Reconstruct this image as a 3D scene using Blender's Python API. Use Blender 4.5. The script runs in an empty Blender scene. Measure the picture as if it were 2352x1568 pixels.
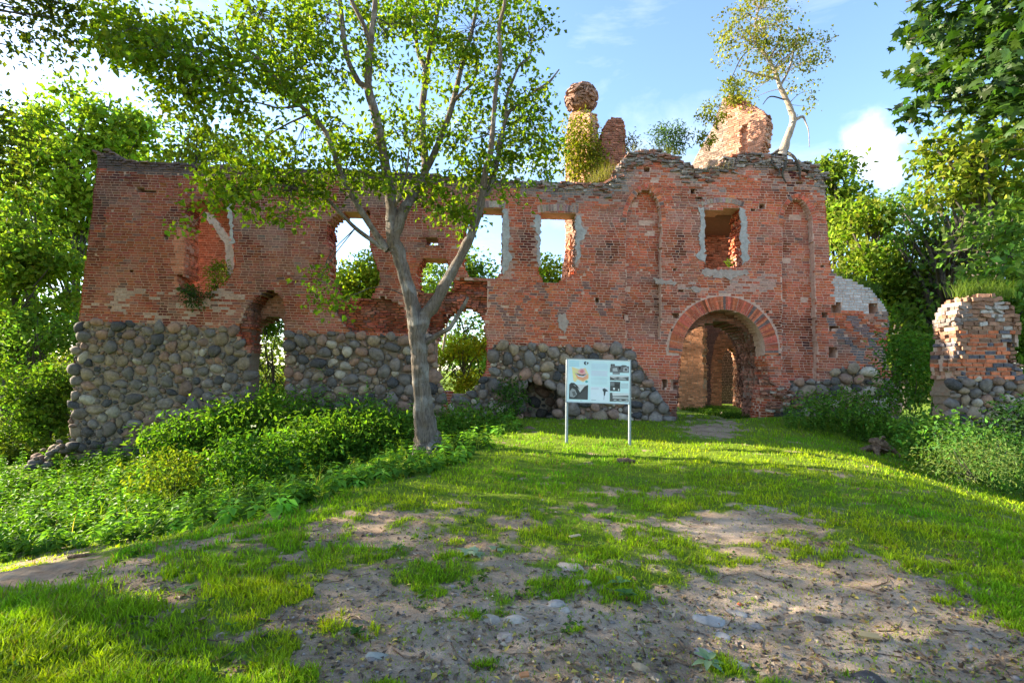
import bpy, math, random
import numpy as np
from mathutils import Matrix, Vector

S = bpy.context.scene
COL = S.collection
RNG = np.random.default_rng(11)

# ------------------------------------------------------------------ camera, sky, sun, exposure
FPX = 1176.0                      # focal length in 2352-wide picture units
PITCH, ROLL, EYE = math.radians(3.7), 0.016, 1.6
fwd = np.array([0, math.cos(PITCH), math.sin(PITCH)])
r0 = np.array([1.0, 0, 0]); u0 = np.array([0, -math.sin(PITCH), math.cos(PITCH)])
RGT = math.cos(ROLL) * r0 + math.sin(ROLL) * u0
UPV = math.cos(ROLL) * u0 - math.sin(ROLL) * r0
EYEP = np.array([0, 0, EYE])
cam_d = bpy.data.cameras.new("camera"); cam = bpy.data.objects.new("camera", cam_d); COL.objects.link(cam)
cam_d.sensor_width = 36; cam_d.lens = 18; cam_d.clip_start = 0.05; cam_d.clip_end = 2000
m = Matrix.Identity(4)
for i in range(3):
    m[i][0] = RGT[i]; m[i][1] = UPV[i]; m[i][2] = -fwd[i]; m[i][3] = EYEP[i]
cam.matrix_world = m
S.camera = cam

TO_SUN = np.array([-0.90, 0.27, 0.39]); TO_SUN = TO_SUN / np.linalg.norm(TO_SUN)
SUN_EL = math.asin(TO_SUN[2]); SUN_AZ = math.atan2(TO_SUN[0], TO_SUN[1])
SKY_STRENGTH = 0.10
world = bpy.data.worlds.new("World"); S.world = world; world.use_nodes = True
wn = world.node_tree; wn.nodes.clear()
def wnode(t, **k):
    n = wn.nodes.new(t)
    for a, v in k.items(): setattr(n, a, v)
    return n
w_out = wnode("ShaderNodeOutputWorld"); w_bg = wnode("ShaderNodeBackground")
sky = wnode("ShaderNodeTexSky", sky_type="NISHITA", sun_disc=False)
sky.sun_elevation = SUN_EL; sky.sun_rotation = SUN_AZ
sky.air_density = 1.0; sky.dust_density = 0.55; sky.ozone_density = 2.6; sky.altitude = 50
w_tc = wnode("ShaderNodeTexCoord")
w_map = wnode("ShaderNodeMapping"); w_map.inputs["Scale"].default_value = (1.0, 1.0, 3.2); w_map.inputs["Rotation"].default_value = (0.0, 0.22, 0.0)
w_no = wnode("ShaderNodeTexNoise"); w_no.inputs["Scale"].default_value = 2.6; w_no.inputs["Detail"].default_value = 7; w_no.inputs["Roughness"].default_value = 0.58; w_no.inputs["Distortion"].default_value = 0.35
w_rmp = wnode("ShaderNodeMapRange"); w_rmp.inputs[1].default_value = 0.52; w_rmp.inputs[2].default_value = 0.80; w_rmp.inputs[3].default_value = 0.0; w_rmp.inputs[4].default_value = 0.4
w_mix = wnode("ShaderNodeMix", data_type="RGBA"); w_mix.inputs[7].default_value = (4.6, 4.6, 4.8, 1)
L = wn.links.new
L(w_tc.outputs["Generated"], w_map.inputs["Vector"]); L(w_map.outputs[0], w_no.inputs["Vector"])
L(w_no.outputs[0], w_rmp.inputs[0]); L(w_rmp.outputs[0], w_mix.inputs[0]); L(sky.outputs[0], w_mix.inputs[6])
def ray_dir(px, py):
    px = np.asarray(px, float); py = np.asarray(py, float)
    a = (px - 1176) / FPX; b = -(py - 784) / FPX
    return a[..., None] * RGT + b[..., None] * UPV + fwd
# one small cumulus low over the right-hand trees: a noisy puff in its own direction of the sky
cd = ray_dir(2005, 362); cd = cd / np.linalg.norm(cd)
w_dot = wnode("ShaderNodeVectorMath", operation="DISTANCE"); w_dot.inputs[1].default_value = tuple(cd)
w_n2 = wnode("ShaderNodeTexNoise"); w_n2.inputs["Scale"].default_value = 11; w_n2.inputs["Detail"].default_value = 6
w_sub = wnode("ShaderNodeMath", operation="MULTIPLY_ADD"); w_sub.inputs[1].default_value = -0.17; 
w_mr = wnode("ShaderNodeMapRange"); w_mr.interpolation_type = "SMOOTHSTEP"
w_mr.inputs[1].default_value = -0.022; w_mr.inputs[2].default_value = -0.075; w_mr.inputs[3].default_value = 0.0; w_mr.inputs[4].default_value = 0.65
w_mix2 = wnode("ShaderNodeMix", data_type="RGBA"); w_mix2.inputs[7].default_value = (5.4, 5.3, 5.4, 1)
L(w_tc.outputs["Generated"], w_dot.inputs[0]); L(w_tc.outputs["Generated"], w_n2.inputs["Vector"])
L(w_n2.outputs[0], w_sub.inputs[0]); L(w_dot.outputs["Value"], w_sub.inputs[2]); L(w_sub.outputs[0], w_mr.inputs[0])
L(w_mr.outputs[0], w_mix2.inputs[0]); L(w_mix.outputs[2], w_mix2.inputs[6]); L(w_mix2.outputs[2], w_bg.inputs[0])
w_bg.inputs[1].default_value = SKY_STRENGTH
L(w_bg.outputs[0], w_out.inputs[0])

sun_d = bpy.data.lights.new("sun", "SUN"); sun_d.energy = 5.0; sun_d.angle = math.radians(0.5); sun_d.color = (1.0, 0.86, 0.66)
sun = bpy.data.objects.new("sun", sun_d); COL.objects.link(sun)
sun.rotation_euler = Vector(TO_SUN).to_track_quat("Z", "Y").to_euler(); sun.location = (-30, 10, 30)
vs = S.view_settings
S.display_settings.display_device = "sRGB"
vs.view_transform = "Standard"; vs.look = "None"; vs.exposure = 2.3; vs.gamma = 1.0; vs.use_curve_mapping = False
S.cycles.max_bounces = 8; S.cycles.diffuse_bounces = 4; S.cycles.transmission_bounces = 4; S.cycles.transparent_max_bounces = 4
S.cycles.use_adaptive_sampling = True; S.cycles.sample_clamp_indirect = 6.0

# ------------------------------------------------------------------ helpers
def P(px, py, Y):
    d = ray_dir(px, py); Y = np.asarray(Y, float)
    return EYEP + d * (Y / d[..., 1])[..., None]
def proj(W):
    W = np.asarray(W, float) - EYEP
    z = W @ fwd; z = np.where(z < 0.05, 0.05, z)
    return 1176 + FPX * (W @ RGT) / z, 784 - FPX * (W @ UPV) / z
def _hash(ix, iy, s):
    h = (ix.astype(np.int64) * 374761393 + iy.astype(np.int64) * 668265263 + s * 974634157) & 0x7fffffff
    h = ((h ^ (h >> 13)) * 1274126177) & 0x7fffffff
    return ((h ^ (h >> 16)) & 0xffff) / 65535.0
def vnoise(x, y, s=0):
    x = np.asarray(x, float); y = np.asarray(y, float)
    ix = np.floor(x); iy = np.floor(y); fx = x - ix; fy = y - iy
    fx = fx * fx * (3 - 2 * fx); fy = fy * fy * (3 - 2 * fy)
    a = _hash(ix, iy, s); b = _hash(ix + 1, iy, s); c = _hash(ix, iy + 1, s); d = _hash(ix + 1, iy + 1, s)
    return a * (1 - fx) * (1 - fy) + b * fx * (1 - fy) + c * (1 - fx) * fy + d * fx * fy
def fbm(x, y, s=0, o=3):
    t = 0; a = 0.5; n = 0
    for k in range(o):
        t = t + a * vnoise(x * 2 ** k, y * 2 ** k, s + k * 17); n += a; a *= 0.5
    return t / n
def pip(px, py, poly):
    px = np.asarray(px, float); py = np.asarray(py, float); ins = np.zeros(px.shape, bool); n = len(poly)
    for i in range(n):
        x1, y1 = poly[i]; x2, y2 = poly[(i + 1) % n]
        if y1 == y2: continue
        c = ((y1 > py) != (y2 > py)) & (px < (x2 - x1) * (py - y1) / (y2 - y1) + x1)
        ins ^= c
    return ins
def lin(xs, pts):
    a = np.array(pts, float); return np.interp(xs, a[:, 0], a[:, 1])
def nrm(v):
    return v / np.maximum(np.linalg.norm(v, axis=-1, keepdims=True), 1e-9)
def smooth(a, b, x):
    t = np.clip((x - a) / (b - a), 0, 1); return t * t * (3 - 2 * t)

def tagit(o, label=None, cat=None, group=None, kind=None):
    if label: o["label"] = label
    if cat: o["category"] = cat
    if group: o["group"] = group
    if kind: o["kind"] = kind
    return o
def empty(name, loc=(0, 0, 0), label=None, cat=None, group=None, kind=None, parent=None):
    o = bpy.data.objects.new(name, None); COL.objects.link(o); o.location = loc; o.empty_display_size = 0.3
    if parent is not None: o.parent = parent; o.location = (0, 0, 0)
    return tagit(o, label, cat, group, kind)
def mesh(name, V, F, mat, parent=None, tint=None, smooth_=False, kind=None, extra=None):
    """V (n,3) world coordinates; F one array (m,k) or a list of arrays. Links ONE mesh object, kept in world place under its parent."""
    V = np.asarray(V, np.float32)
    off = np.zeros(3, np.float32)
    if parent is not None:
        p = parent
        while p is not None: off += np.array(p.location, np.float32); p = p.parent
    Fs = [np.asarray(f, np.int32) for f in (F if isinstance(F, list) else [F]) if len(f)]
    me = bpy.data.meshes.new(name)
    me.vertices.add(len(V)); me.vertices.foreach_set("co", (V - off).ravel())
    loops = np.concatenate([f.ravel() for f in Fs]); sizes = np.concatenate([np.full(len(f), f.shape[1], np.int32) for f in Fs])
    starts = np.concatenate([[0], np.cumsum(sizes)[:-1]]).astype(np.int32)
    me.loops.add(len(loops)); me.loops.foreach_set("vertex_index", loops)
    me.polygons.add(len(sizes)); me.polygons.foreach_set("loop_start", starts); me.polygons.foreach_set("loop_total", sizes)
    me.polygons.foreach_set("use_smooth", np.full(len(sizes), bool(smooth_)))
    me.update(calc_edges=True)
    if tint is not None:
        a = me.attributes.new("tint", "FLOAT_COLOR", "POINT"); t = np.ones((len(V), 4), np.float32); t[:, :3] = tint
        a.data.foreach_set("color", t.ravel())
    for k, v in (extra or {}).items():
        a = me.attributes.new(k, "FLOAT", "POINT"); a.data.foreach_set("value", np.asarray(v, np.float32))
    me.materials.append(mat)
    o = bpy.data.objects.new(name, me); COL.objects.link(o)
    if parent is not None: o.parent = parent
    if kind: o["kind"] = kind
    return o
class Bag:
    """collects pieces of geometry for one mesh"""
    def __init__(s): s.V = []; s.F = {}; s.T = []; s.n = 0
    def add(s, V, F, T=None):
        V = np.asarray(V, float)
        for f in (F if isinstance(F, list) else [F]):
            f = np.asarray(f, np.int64)
            if len(f): s.F.setdefault(f.shape[1], []).append(f + s.n)
        s.V.append(V); s.n += len(V)
        s.T.append(np.broadcast_to(np.array([1, 1, 1.0]) if T is None else np.asarray(T, float), V.shape))
    def build(s, name, mat, parent=None, **k):
        if not s.n: return None
        return mesh(name, np.concatenate(s.V), [np.concatenate(v) for v in s.F.values()], mat, parent, tint=np.concatenate(s.T), **k)
BOXF = np.array([[0, 1, 2, 3], [7, 6, 5, 4], [0, 4, 5, 1], [1, 5, 6, 2], [2, 6, 7, 3], [3, 7, 4, 0]])
def box(c, s, R=None):
    x, y, z = s[0] / 2, s[1] / 2, s[2] / 2
    v = np.array([[-x, -y, -z], [x, -y, -z], [x, -y, z], [-x, -y, z], [-x, y, -z], [x, y, -z], [x, y, z], [-x, y, z]])
    if R is not None: v = v @ np.asarray(R).T
    return v + np.asarray(c), BOXF
def rotz(a): return np.array([[math.cos(a), -math.sin(a), 0], [math.sin(a), math.cos(a), 0], [0, 0, 1]])
def rotx(a): return np.array([[1, 0, 0], [0, math.cos(a), -math.sin(a)], [0, math.sin(a), math.cos(a)]])
def roty(a): return np.array([[math.cos(a), 0, math.sin(a)], [0, 1, 0], [-math.sin(a), 0, math.cos(a)]])
def catmull(pts, n):
    pts = np.asarray(pts, float); k = len(pts)
    if k < 3:
        t = np.linspace(0, 1, n)[:, None]; return pts[0] * (1 - t) + pts[-1] * t
    p = np.vstack([2 * pts[0] - pts[1], pts, 2 * pts[-1] - pts[-2]]); out = []
    ts = np.linspace(0, k - 1 - 1e-6, n)
    for t in ts:
        i = int(t); f = t - i; a, b, c, d = p[i], p[i + 1], p[i + 2], p[i + 3]
        out.append(0.5 * (2 * b + (c - a) * f + (2 * a - 5 * b + 4 * c - d) * f ** 2 + (3 * b - a - 3 * c + d) * f ** 3))
    return np.array(out)
def tube(pts, rad, sides=8, lump=0.0, seed=0, cap=True, flute=0.0):
    pts = np.asarray(pts, float); n = len(pts); rad = np.broadcast_to(np.asarray(rad, float), (n,))
    T = nrm(np.gradient(pts, axis=0)); a = np.array([0, 1.0, 0]) if abs(T[0][1]) < 0.9 else np.array([1.0, 0, 0])
    N = np.zeros((n, 3)); N[0] = nrm(a - T[0] * (a @ T[0]))
    for i in range(1, n):
        v = N[i - 1] - T[i] * (N[i - 1] @ T[i]); N[i] = nrm(v)
    B = np.cross(T, N); th = np.linspace(0, 2 * math.pi, sides, endpoint=False)
    rr = np.repeat(rad[:, None], sides, 1)
    if lump or flute:
        s = np.linspace(0, n * 0.35, n)[:, None]
        rr = rr * (1 + lump * (vnoise(s + 0 * th, np.cos(th) * 1.5 + np.sin(th) * 2.1 + 9, seed) - 0.5) * 2 + flute * np.sin(th * 5 + s * 0.12 + seed))
    V = pts[:, None] + rr[..., None] * (np.cos(th)[None, :, None] * N[:, None] + np.sin(th)[None, :, None] * B[:, None])
    V = V.reshape(-1, 3); i = np.arange(n - 1)[:, None] * sides; j = np.arange(sides)[None]; j2 = (j + 1) % sides
    F = np.stack([i + j, i + j2, i + sides + j2, i + sides + j], -1).reshape(-1, 4)
    if cap:
        V = np.vstack([V, pts[-1:]]); e = (n - 1) * sides
        jj = np.arange(sides); tri = np.stack([e + jj, e + (jj + 1) % sides, np.full(sides, len(V) - 1)], -1)
        return V, [F, tri]
    return V, [F]
def leaf_quads(pos, d, nrmv, ln, wd, fold=0.25):
    """n folded leaves: pos base, d towards the tip, nrmv roughly the upper side."""
    d = nrm(d); s = nrm(np.cross(d, nrmv)); up = np.cross(s, d); n = len(pos)
    ln = np.broadcast_to(ln, (n,))[:, None]; wd = np.broadcast_to(wd, (n,))[:, None]
    b = pos; t = pos + d * ln - up * ln * 0.12; mid = pos + d * ln * 0.42
    l = mid + s * wd * 0.5 + up * wd * fold; r = mid - s * wd * 0.5 + up * wd * fold
    V = np.stack([b, l, t, r], 1).reshape(-1, 3); k = np.arange(n)[:, None] * 4
    F = np.concatenate([k + [0, 1, 2], k + [0, 2, 3]]).reshape(-1, 3)
    return V, F
MAPLE = np.array([(0, 0), (.16, .06), (.42, -.02), (.34, .16), (.56, .36), (.33, .40), (.30, .62), (.14, .55), (0, 1.0), (-.14, .55), (-.30, .62), (-.33, .40), (-.56, .36), (-.34, .16), (-.42, -.02), (-.16, .06)])
def maple_leaves(pos, d, nrmv, ln):
    d = nrm(d); s = nrm(np.cross(d, nrmv)); up = np.cross(s, d); n = len(pos); ln = np.broadcast_to(ln, (n,))
    uv = MAPLE; k = len(uv)
    V = pos[:, None] + ln[:, None, None] * (uv[None, :, 1, None] * d[:, None] + uv[None, :, 0, None] * s[:, None] - (0.35 * uv[None, :, 0, None] ** 2 + 0.12 * uv[None, :, 1, None] ** 2) * up[:, None])
    c = pos + d * (ln * 0.36)[:, None]
    V = np.concatenate([V, c[:, None]], 1).reshape(-1, 3)
    j = np.arange(k); f = np.stack([j, (j + 1) % k, np.full(k, k)], -1)
    F = (np.arange(n)[:, None, None] * (k + 1) + f[None]).reshape(-1, 3)
    return V, F
def rand_unit(n, rng=RNG):
    return nrm(rng.normal(size=(n, 3)))

# ------------------------------------------------------------------ materials
class NT:
    def __init__(s, name):
        s.m = bpy.data.materials.new(name); s.m.use_nodes = True; s.t = s.m.node_tree; s.t.nodes.clear()
        s.out = s.n("ShaderNodeOutputMaterial")
    def n(s, t, inp=None, **k):
        n = s.t.nodes.new(t)
        for a, v in k.items(): setattr(n, a, v)
        for a, v in (inp or {}).items(): s.set(n, a, v)
        return n
    def set(s, n, a, v):
        i = n.inputs[a]
        if hasattr(v, "is_linked") or hasattr(v, "links"): s.t.links.new(v, i)
        else: i.default_value = v
    def coord(s): return s.n("ShaderNodeTexCoord").outputs["Object"]
    def geo(s): return s.n("ShaderNodeNewGeometry").outputs["Position"]
    def noise(s, vec, scale, detail=4, rough=0.55, dist=0.0):
        return s.n("ShaderNodeTexNoise", {"Vector": vec, "Scale": scale, "Detail": detail, "Roughness": rough, "Distortion": dist}).outputs[0]
    def ramp(s, f, a, b, lo=0.0, hi=1.0):
        return s.n("ShaderNodeMapRange", {0: f, 1: a, 2: b, 3: lo, 4: hi}).outputs[0]
    def mix(s, f, a, b, mode="MIX"):
        return s.n("ShaderNodeMix", {0: f, 6: a, 7: b}, data_type="RGBA", blend_type=mode).outputs[2]
    def attr(s, name="tint"): return s.n("ShaderNodeAttribute", attribute_name=name)
    def bump(s, h, strength, dist=0.02):
        return s.n("ShaderNodeBump", {"Height": h, "Strength": strength, "Distance": dist}).outputs[0]
    def bsdf(s, col, rough=0.9, spec=0.3, normal=None, metal=0.0):
        d = {"Base Color": col, "Roughness": rough, "Specular IOR Level": spec, "Metallic": metal}
        if normal is not None: d["Normal"] = normal
        return s.n("ShaderNodeBsdfPrincipled", d).outputs[0]
    def done(s, sh): s.t.links.new(sh, s.out.inputs[0]); return s.m
def grey(v): return (v, v, v, 1)

def mat_tinted(name, scale=9, lo=0.65, hi=1.3, rough=0.93, bump=0.5, bscale=40, spec=0.2, fleck=None):
    t = NT(name); g = t.geo(); c = t.attr().outputs["Color"]
    v = t.ramp(t.noise(g, scale, 5, 0.65), 0.3, 0.7, lo, hi)
    col = t.mix(1.0, c, t.n("ShaderNodeCombineColor", {0: v, 1: v, 2: v}).outputs[0], "MULTIPLY")
    if fleck:
        f = t.ramp(t.noise(g, fleck[0], 3, 0.6), fleck[1], fleck[1] + 0.08, 0, fleck[2])
        col = t.mix(f, col, fleck[3])
    nb = t.bump(t.noise(g, bscale, 4, 0.6), bump, 0.02)
    return t.done(t.bsdf(col, rough, spec, nb))
M = {}
M["brick"] = mat_tinted("brick_clay", 14, 0.65, 1.35, 0.95, 0.35, 55, 0.12, fleck=(26, 0.64, 0.22, (0.42, 0.36, 0.31, 1)))
M["stone"] = mat_tinted("field_stone", 7, 0.6, 1.35, 0.88, 0.35, 30, 0.2, fleck=(38, 0.60, 0.4, (0.40, 0.37, 0.33, 1)))
M["render"] = mat_tinted("lime_render", 6, 0.7, 1.15, 0.95, 0.6, 30, fleck=(9, 0.57, 0.6, (0.30, 0.20, 0.16, 1)))
M["cap"] = mat_tinted("weathered_coping", 10, 0.55, 1.35, 0.95, 0.7, 35, fleck=(6, 0.6, 0.6, (0.10, 0.12, 0.05, 1)))
def mat_core():
    t = NT("rubble_core"); g = t.geo(); c = t.attr().outputs["Color"]
    v = t.ramp(t.noise(g, 11, 6, 0.7), 0.28, 0.72, 0.7, 1.2)
    col = t.mix(1.0, c, t.n("ShaderNodeCombineColor", {0: v, 1: v, 2: v}).outputs[0], "MULTIPLY")
    red = t.ramp(t.noise(g, 5, 4, 0.6), 0.52, 0.66, 0, 0.3)
    col = t.mix(red, col, (0.27, 0.10, 0.065, 1))
    return t.done(t.bsdf(col, 0.95, 0.15, t.bump(t.noise(g, 30, 5, 0.65), 0.35, 0.02)))
M["core"] = mat_core()
def mat_leaf(name, trans=0.45, gloss=0.25, warm=(1.7, 1.55, 0.5), rough=0.5):
    t = NT(name); c = t.attr().outputs["Color"]
    tc = t.mix(1.0, c, (*warm, 1), "MULTIPLY")
    p = t.bsdf(c, rough, gloss); tr = t.n("ShaderNodeBsdfTranslucent", {"Color": tc}).outputs[0]
    return t.done(t.n("ShaderNodeMixShader", {0: trans, 1: p, 2: tr}).outputs[0])
M["leaf"] = mat_leaf("tree_leaf", 0.55, 0.1, (1.6, 1.5, 0.4))
M["leaf_far"] = mat_leaf("far_tree_leaf", 0.5, 0.06, (1.2, 1.45, 0.5))
M["leaf_gloss"] = mat_leaf("maple_leaf", 0.4, 0.3, (1.5, 1.6, 0.4), 0.42)
M["herb"] = mat_leaf("herb_leaf", 0.42, 0.04, (1.6, 1.6, 0.4))
M["grass"] = mat_leaf("grass_blade", 0.45, 0.08, (1.5, 1.5, 0.3))
M["dry_leaf"] = mat_leaf("fallen_leaf", 0.15, 0.3, (1.2, 1.1, 0.8))
def mat_bark(name, a, b, scale=(9, 9, 1.3), patch=None, bump=0.9):
    t = NT(name); g = t.coord()
    mp = t.n("ShaderNodeMapping", {"Vector": g, "Scale": scale}).outputs[0]
    n1 = t.noise(mp, 2.2, 8, 0.7, 0.6); col = t.mix(t.ramp(n1, 0.3, 0.7), a, b)
    n2 = t.noise(g, 2.1, 5, 0.6, 0.3)
    if patch: col = t.mix(t.ramp(n2, 0.5, 0.66, 0, 0.75), col, patch)
    cr = t.ramp(t.noise(mp, 4.2, 6, 0.7), 0.30, 0.50, 0.22, 1.0)
    col = t.mix(1.0, col, t.n("ShaderNodeCombineColor", {0: cr, 1: cr, 2: cr}).outputs[0], "MULTIPLY")
    return t.done(t.bsdf(col, 0.88, 0.25, t.bump(t.noise(mp, 5, 8, 0.7), bump, 0.05)))
M["bark"] = mat_bark("grey_bark", (0.085, 0.062, 0.043, 1), (0.255, 0.205, 0.16, 1), patch=(0.36, 0.34, 0.31, 1), bump=1.0, scale=(11, 11, .9))
M["bark_dark"] = mat_bark("dark_bark", (0.045, 0.037, 0.03, 1), (0.13, 0.11, 0.09, 1), patch=(0.10, 0.11, 0.07, 1))
M["bark_birch"] = mat_bark("pale_bark", (0.26, 0.19, 0.13, 1), (0.48, 0.40, 0.33, 1), patch=(0.55, 0.50, 0.45, 1))
def mat_plain(name, col, rough=0.6, metal=0.0, var=0.15, spec=0.4, scale=8):
    t = NT(name); g = t.coord(); n = t.ramp(t.noise(g, scale, 5, 0.6), 0.3, 0.7, 1 - var, 1 + var)
    c = t.mix(1.0, (*col, 1), t.n("ShaderNodeCombineColor", {0: n, 1: n, 2: n}).outputs[0], "MULTIPLY")
    return t.done(t.bsdf(c, rough, spec, None, metal))
M["galv"] = mat_plain("galvanised_steel", (0.24, 0.28, 0.31), 0.5, 0.5, 0.2, 0.5, 20)
M["print"] = mat_tinted("printed_panel", 2.5, 0.93, 1.05, 0.4, 0.0, 10, 0.35)
M["panel"] = mat_plain("panel_white", (0.72, 0.78, 0.78), 0.45, 0, 0.05)
M["rotwood"] = mat_bark("rotten_wood", (0.09, 0.05, 0.03, 1), (0.34, 0.22, 0.13, 1), scale=(6, 6, 2), patch=(0.42, 0.30, 0.18, 1))
def mat_ground():
    t = NT("earth_and_turf"); g = t.geo(); ga = t.attr("turf").outputs["Fac"]; pa = t.attr("pale").outputs["Fac"]
    n1 = t.noise(g, 1.6, 8, 0.65, 0.4); n2 = t.noise(g, 22, 6, 0.7); n3 = t.noise(g, 75, 4, 0.7)
    dirt = t.mix(t.ramp(n1, 0.38, 0.60), (0.20, 0.130, 0.078, 1), (0.46, 0.335, 0.22, 1))
    dirt = t.mix(t.ramp(n2, 0.35, 0.7, 0, 0.7), dirt, (0.52, 0.385, 0.265, 1))
    pf = t.n("ShaderNodeMath", {0: pa, 1: t.ramp(t.noise(g, 5, 6, 0.7, 0.5), 0.32, 0.62)}, operation="MULTIPLY").outputs[0]
    dirt = t.mix(pf, dirt, (0.66, 0.51, 0.37, 1))
    dirt = t.mix(t.ramp(t.noise(g, 3.4, 7, 0.72, 0.8), 0.57, 0.70, 0, 0.6), dirt, (0.12, 0.085, 0.06, 1))
    dirt = t.mix(t.ramp(n3, 0.55, 0.70, 0, 0.5), dirt, (0.07, 0.05, 0.038, 1))
    dirt = t.mix(t.ramp(t.noise(g, 48, 2, 0.5), 0.68, 0.74, 0, 0.8), dirt, (0.36, 0.27, 0.15, 1))
    turf = t.mix(t.ramp(n2, 0.3, 0.7), (0.10, 0.155, 0.012, 1), (0.18, 0.27, 0.02, 1))
    col = t.mix(t.ramp(ga, 0.2, 0.9), dirt, turf)
    h = t.n("ShaderNodeMath", {0: n2, 1: n3}, operation="ADD").outputs[0]
    return t.done(t.bsdf(col, 0.97, 0.12, t.bump(h, 0.8, 0.05)))
M["ground"] = mat_ground()

# ------------------------------------------------------------------ terrain
XL = [(-40, -9), (-6, -6.6), (0, -5.4), (4.4, -4.4), (6.1, -2.9), (9, -1.9), (14.5, -0.8), (17, -3.8), (18.6, -7.0), (24, -9), (60, -20)]
XR = [(-40, 3.5), (0, 5.2), (6.5, 6.4), (11, 7.4), (16.4, 9.0), (19, 13.5), (24, 16), (60, 30)]
def h(x, y):
    x = np.asarray(x, float); y = np.asarray(y, float)
    dl = lin(y, XL) - x; dr = x - lin(y, XR)
    sl = lin(y, [(0, .42), (6, .40), (12, .34), (19, .31), (30, .22)])
    sr = lin(y, [(0, .36), (8, .42), (14, .36), (19, .1), (30, .08)])
    sp = lambda v, k: np.log1p(np.exp(np.clip(v / k, -30, 30))) * k
    fl = sp(dl, .45) * sl; fr = sp(dr, .45) * sr
    fl = 3.2 * (1 - np.exp(-fl / 3.2)); fr = 2.4 * (1 - np.exp(-fr / 2.4))
    z = -fl - fr
    z = z + 0.28 * np.exp(-(((x - 10.6) / 2.6) ** 2 + ((y - 18.4) / 1.3) ** 2)) + 0.35 * np.exp(-(((x - 13.4) / 1.6) ** 2 + ((y - 18.6) / 1.5) ** 2))
    near = np.clip(1 - np.hypot(x, y) / 60, 0, 1)
    z = z + (fbm(x * .55, y * .55, 3) - .5) * .22 * near + (fbm(x * 2.3, y * 2.3, 7, 3) - .5) * .075 * near + (fbm(x * 9, y * 9, 5, 2) - .5) * .04 * near + (vnoise(x * 24, y * 24, 15) - .5) * .012 * smooth(9, 5, np.hypot(x, y))
    R = np.hypot(x, y - 10)
    z = z + smooth(60, 220, R) * 9 * fbm(x * .012, y * .012, 21)
    return z
def G(px, py, lim=80.0):
    """where the view ray through a picture point meets the ground"""
    d = ray_dir(px, py); t = np.zeros(d.shape[:-1]); step = 0.6; done = np.zeros(t.shape, bool)
    for k in range(34):
        q = EYEP + d * (t + step)[..., None]; below = q[..., 2] < h(q[..., 0], q[..., 1])
        t = np.where(done | below, t, t + step); done |= below
        step = step * 1.085
    lo = t; hi = t + step
    for k in range(10):
        mid = (lo + hi) / 2; q = EYEP + d * mid[..., None]; b = q[..., 2] < h(q[..., 0], q[..., 1])
        hi = np.where(b, mid, hi); lo = np.where(b, lo, mid)
    q = EYEP + d * lo[..., None]; q[..., 2] = h(q[..., 0], q[..., 1])
    return q, done
BARE = [(1780, 1420, 400, 150, 1.1), (1330, 1490, 480, 130, 1.05), (1020, 1390, 330, 70, .8), (850, 1190, 230, 40, .6), (1290, 1185, 210, 38, .5), (240, 1320, 290, 55, .85), (620, 1320, 260, 50, .6), (1000, 1250, 260, 50, .55), (560, 1440, 240, 60, .55), (900, 1520, 300, 60, .85), (1480, 1130, 160, 22, .5), (2130, 1500, 260, 120, .95),
        (1640, 1215, 260, 45, .75), (1250, 1290, 260, 50, .55), (520, 1270, 160, 40, .45), (700, 1500, 240, 90, .6), (1880, 1300, 240, 60, .75), (2150, 1330, 120, 25, .35), (1640, 985, 70, 22, .9), (480, 1380, 170, 30, .5), (1020, 1300, 150, 30, .4), (1240, 1120, 70, 18, .45)]
PALE = [(1800, 1400, 360, 90), (1250, 1420, 260, 70), (1650, 1215, 150, 30), (2000, 1500, 300, 60), (1050, 1520, 200, 40), (1690, 1165, 120, 14), (1480, 1300, 200, 50)]
def bare(W):
    px, py = proj(W); v = np.zeros(px.shape)
    for cx, cy, rx, ry, w in BARE: v = np.maximum(v, w * np.exp(-(((px - cx) / rx) ** 2 + ((py - cy) / ry) ** 2) ** 1.3 * .7))
    d = W[..., 1]; v = np.where(d < 0.4, .6, v)
    n = fbm(W[..., 0] * 1.7, W[..., 1] * 1.7, 31, 4); n2 = fbm(W[..., 0] * 5.5, W[..., 1] * 5.5, 37, 2)
    n3 = fbm(W[..., 0] * 13, W[..., 1] * 13, 39, 2); v = v * 1.02 + .01
    return np.clip(v + (n - .5) * 1.25 + (n2 - .5) * .95 + (n3 - .5) * .6, 0, 1.2)
def turf(W):
    return 1 - smooth(0.30, 0.78, bare(W))
def build_ground():
    th = np.concatenate([np.linspace(-62, 62, 520), np.linspace(62, 298, 118)[1:-1]]); th = np.radians(90 - th); nt = len(th)
    r = np.concatenate([[0.0], np.geomspace(0.5, 40, 330), np.geomspace(42, 900, 46)])
    X = r[:, None] * np.cos(th)[None]; Y = r[:, None] * np.sin(th)[None]; Z = h(X, Y)
    W = np.stack([X, Y, Z], -1).reshape(-1, 3); i = np.arange(len(r) - 1)[:, None] * nt; j = np.arange(nt)[None]; j2 = (j + 1) % nt
    F = np.stack([i + j, i + nt + j, i + nt + j2, i + j2], -1).reshape(-1, 4)
    px, py = proj(W); pale = np.zeros(len(W))
    for cx, cy, rx, ry in PALE: pale = np.maximum(pale, np.exp(-(((px - cx) / rx) ** 2 + ((py - cy) / ry) ** 2)))
    pale[W[:, 1] < 0.4] = 0.3
    o = mesh("ground", W, F[:, ::-1], M["ground"], smooth_=True, kind="structure", extra={"turf": turf(W), "pale": pale})
    o["label"] = "grassy mound with bare trodden earth leading up to the ruin's gate"
build_ground()

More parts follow.
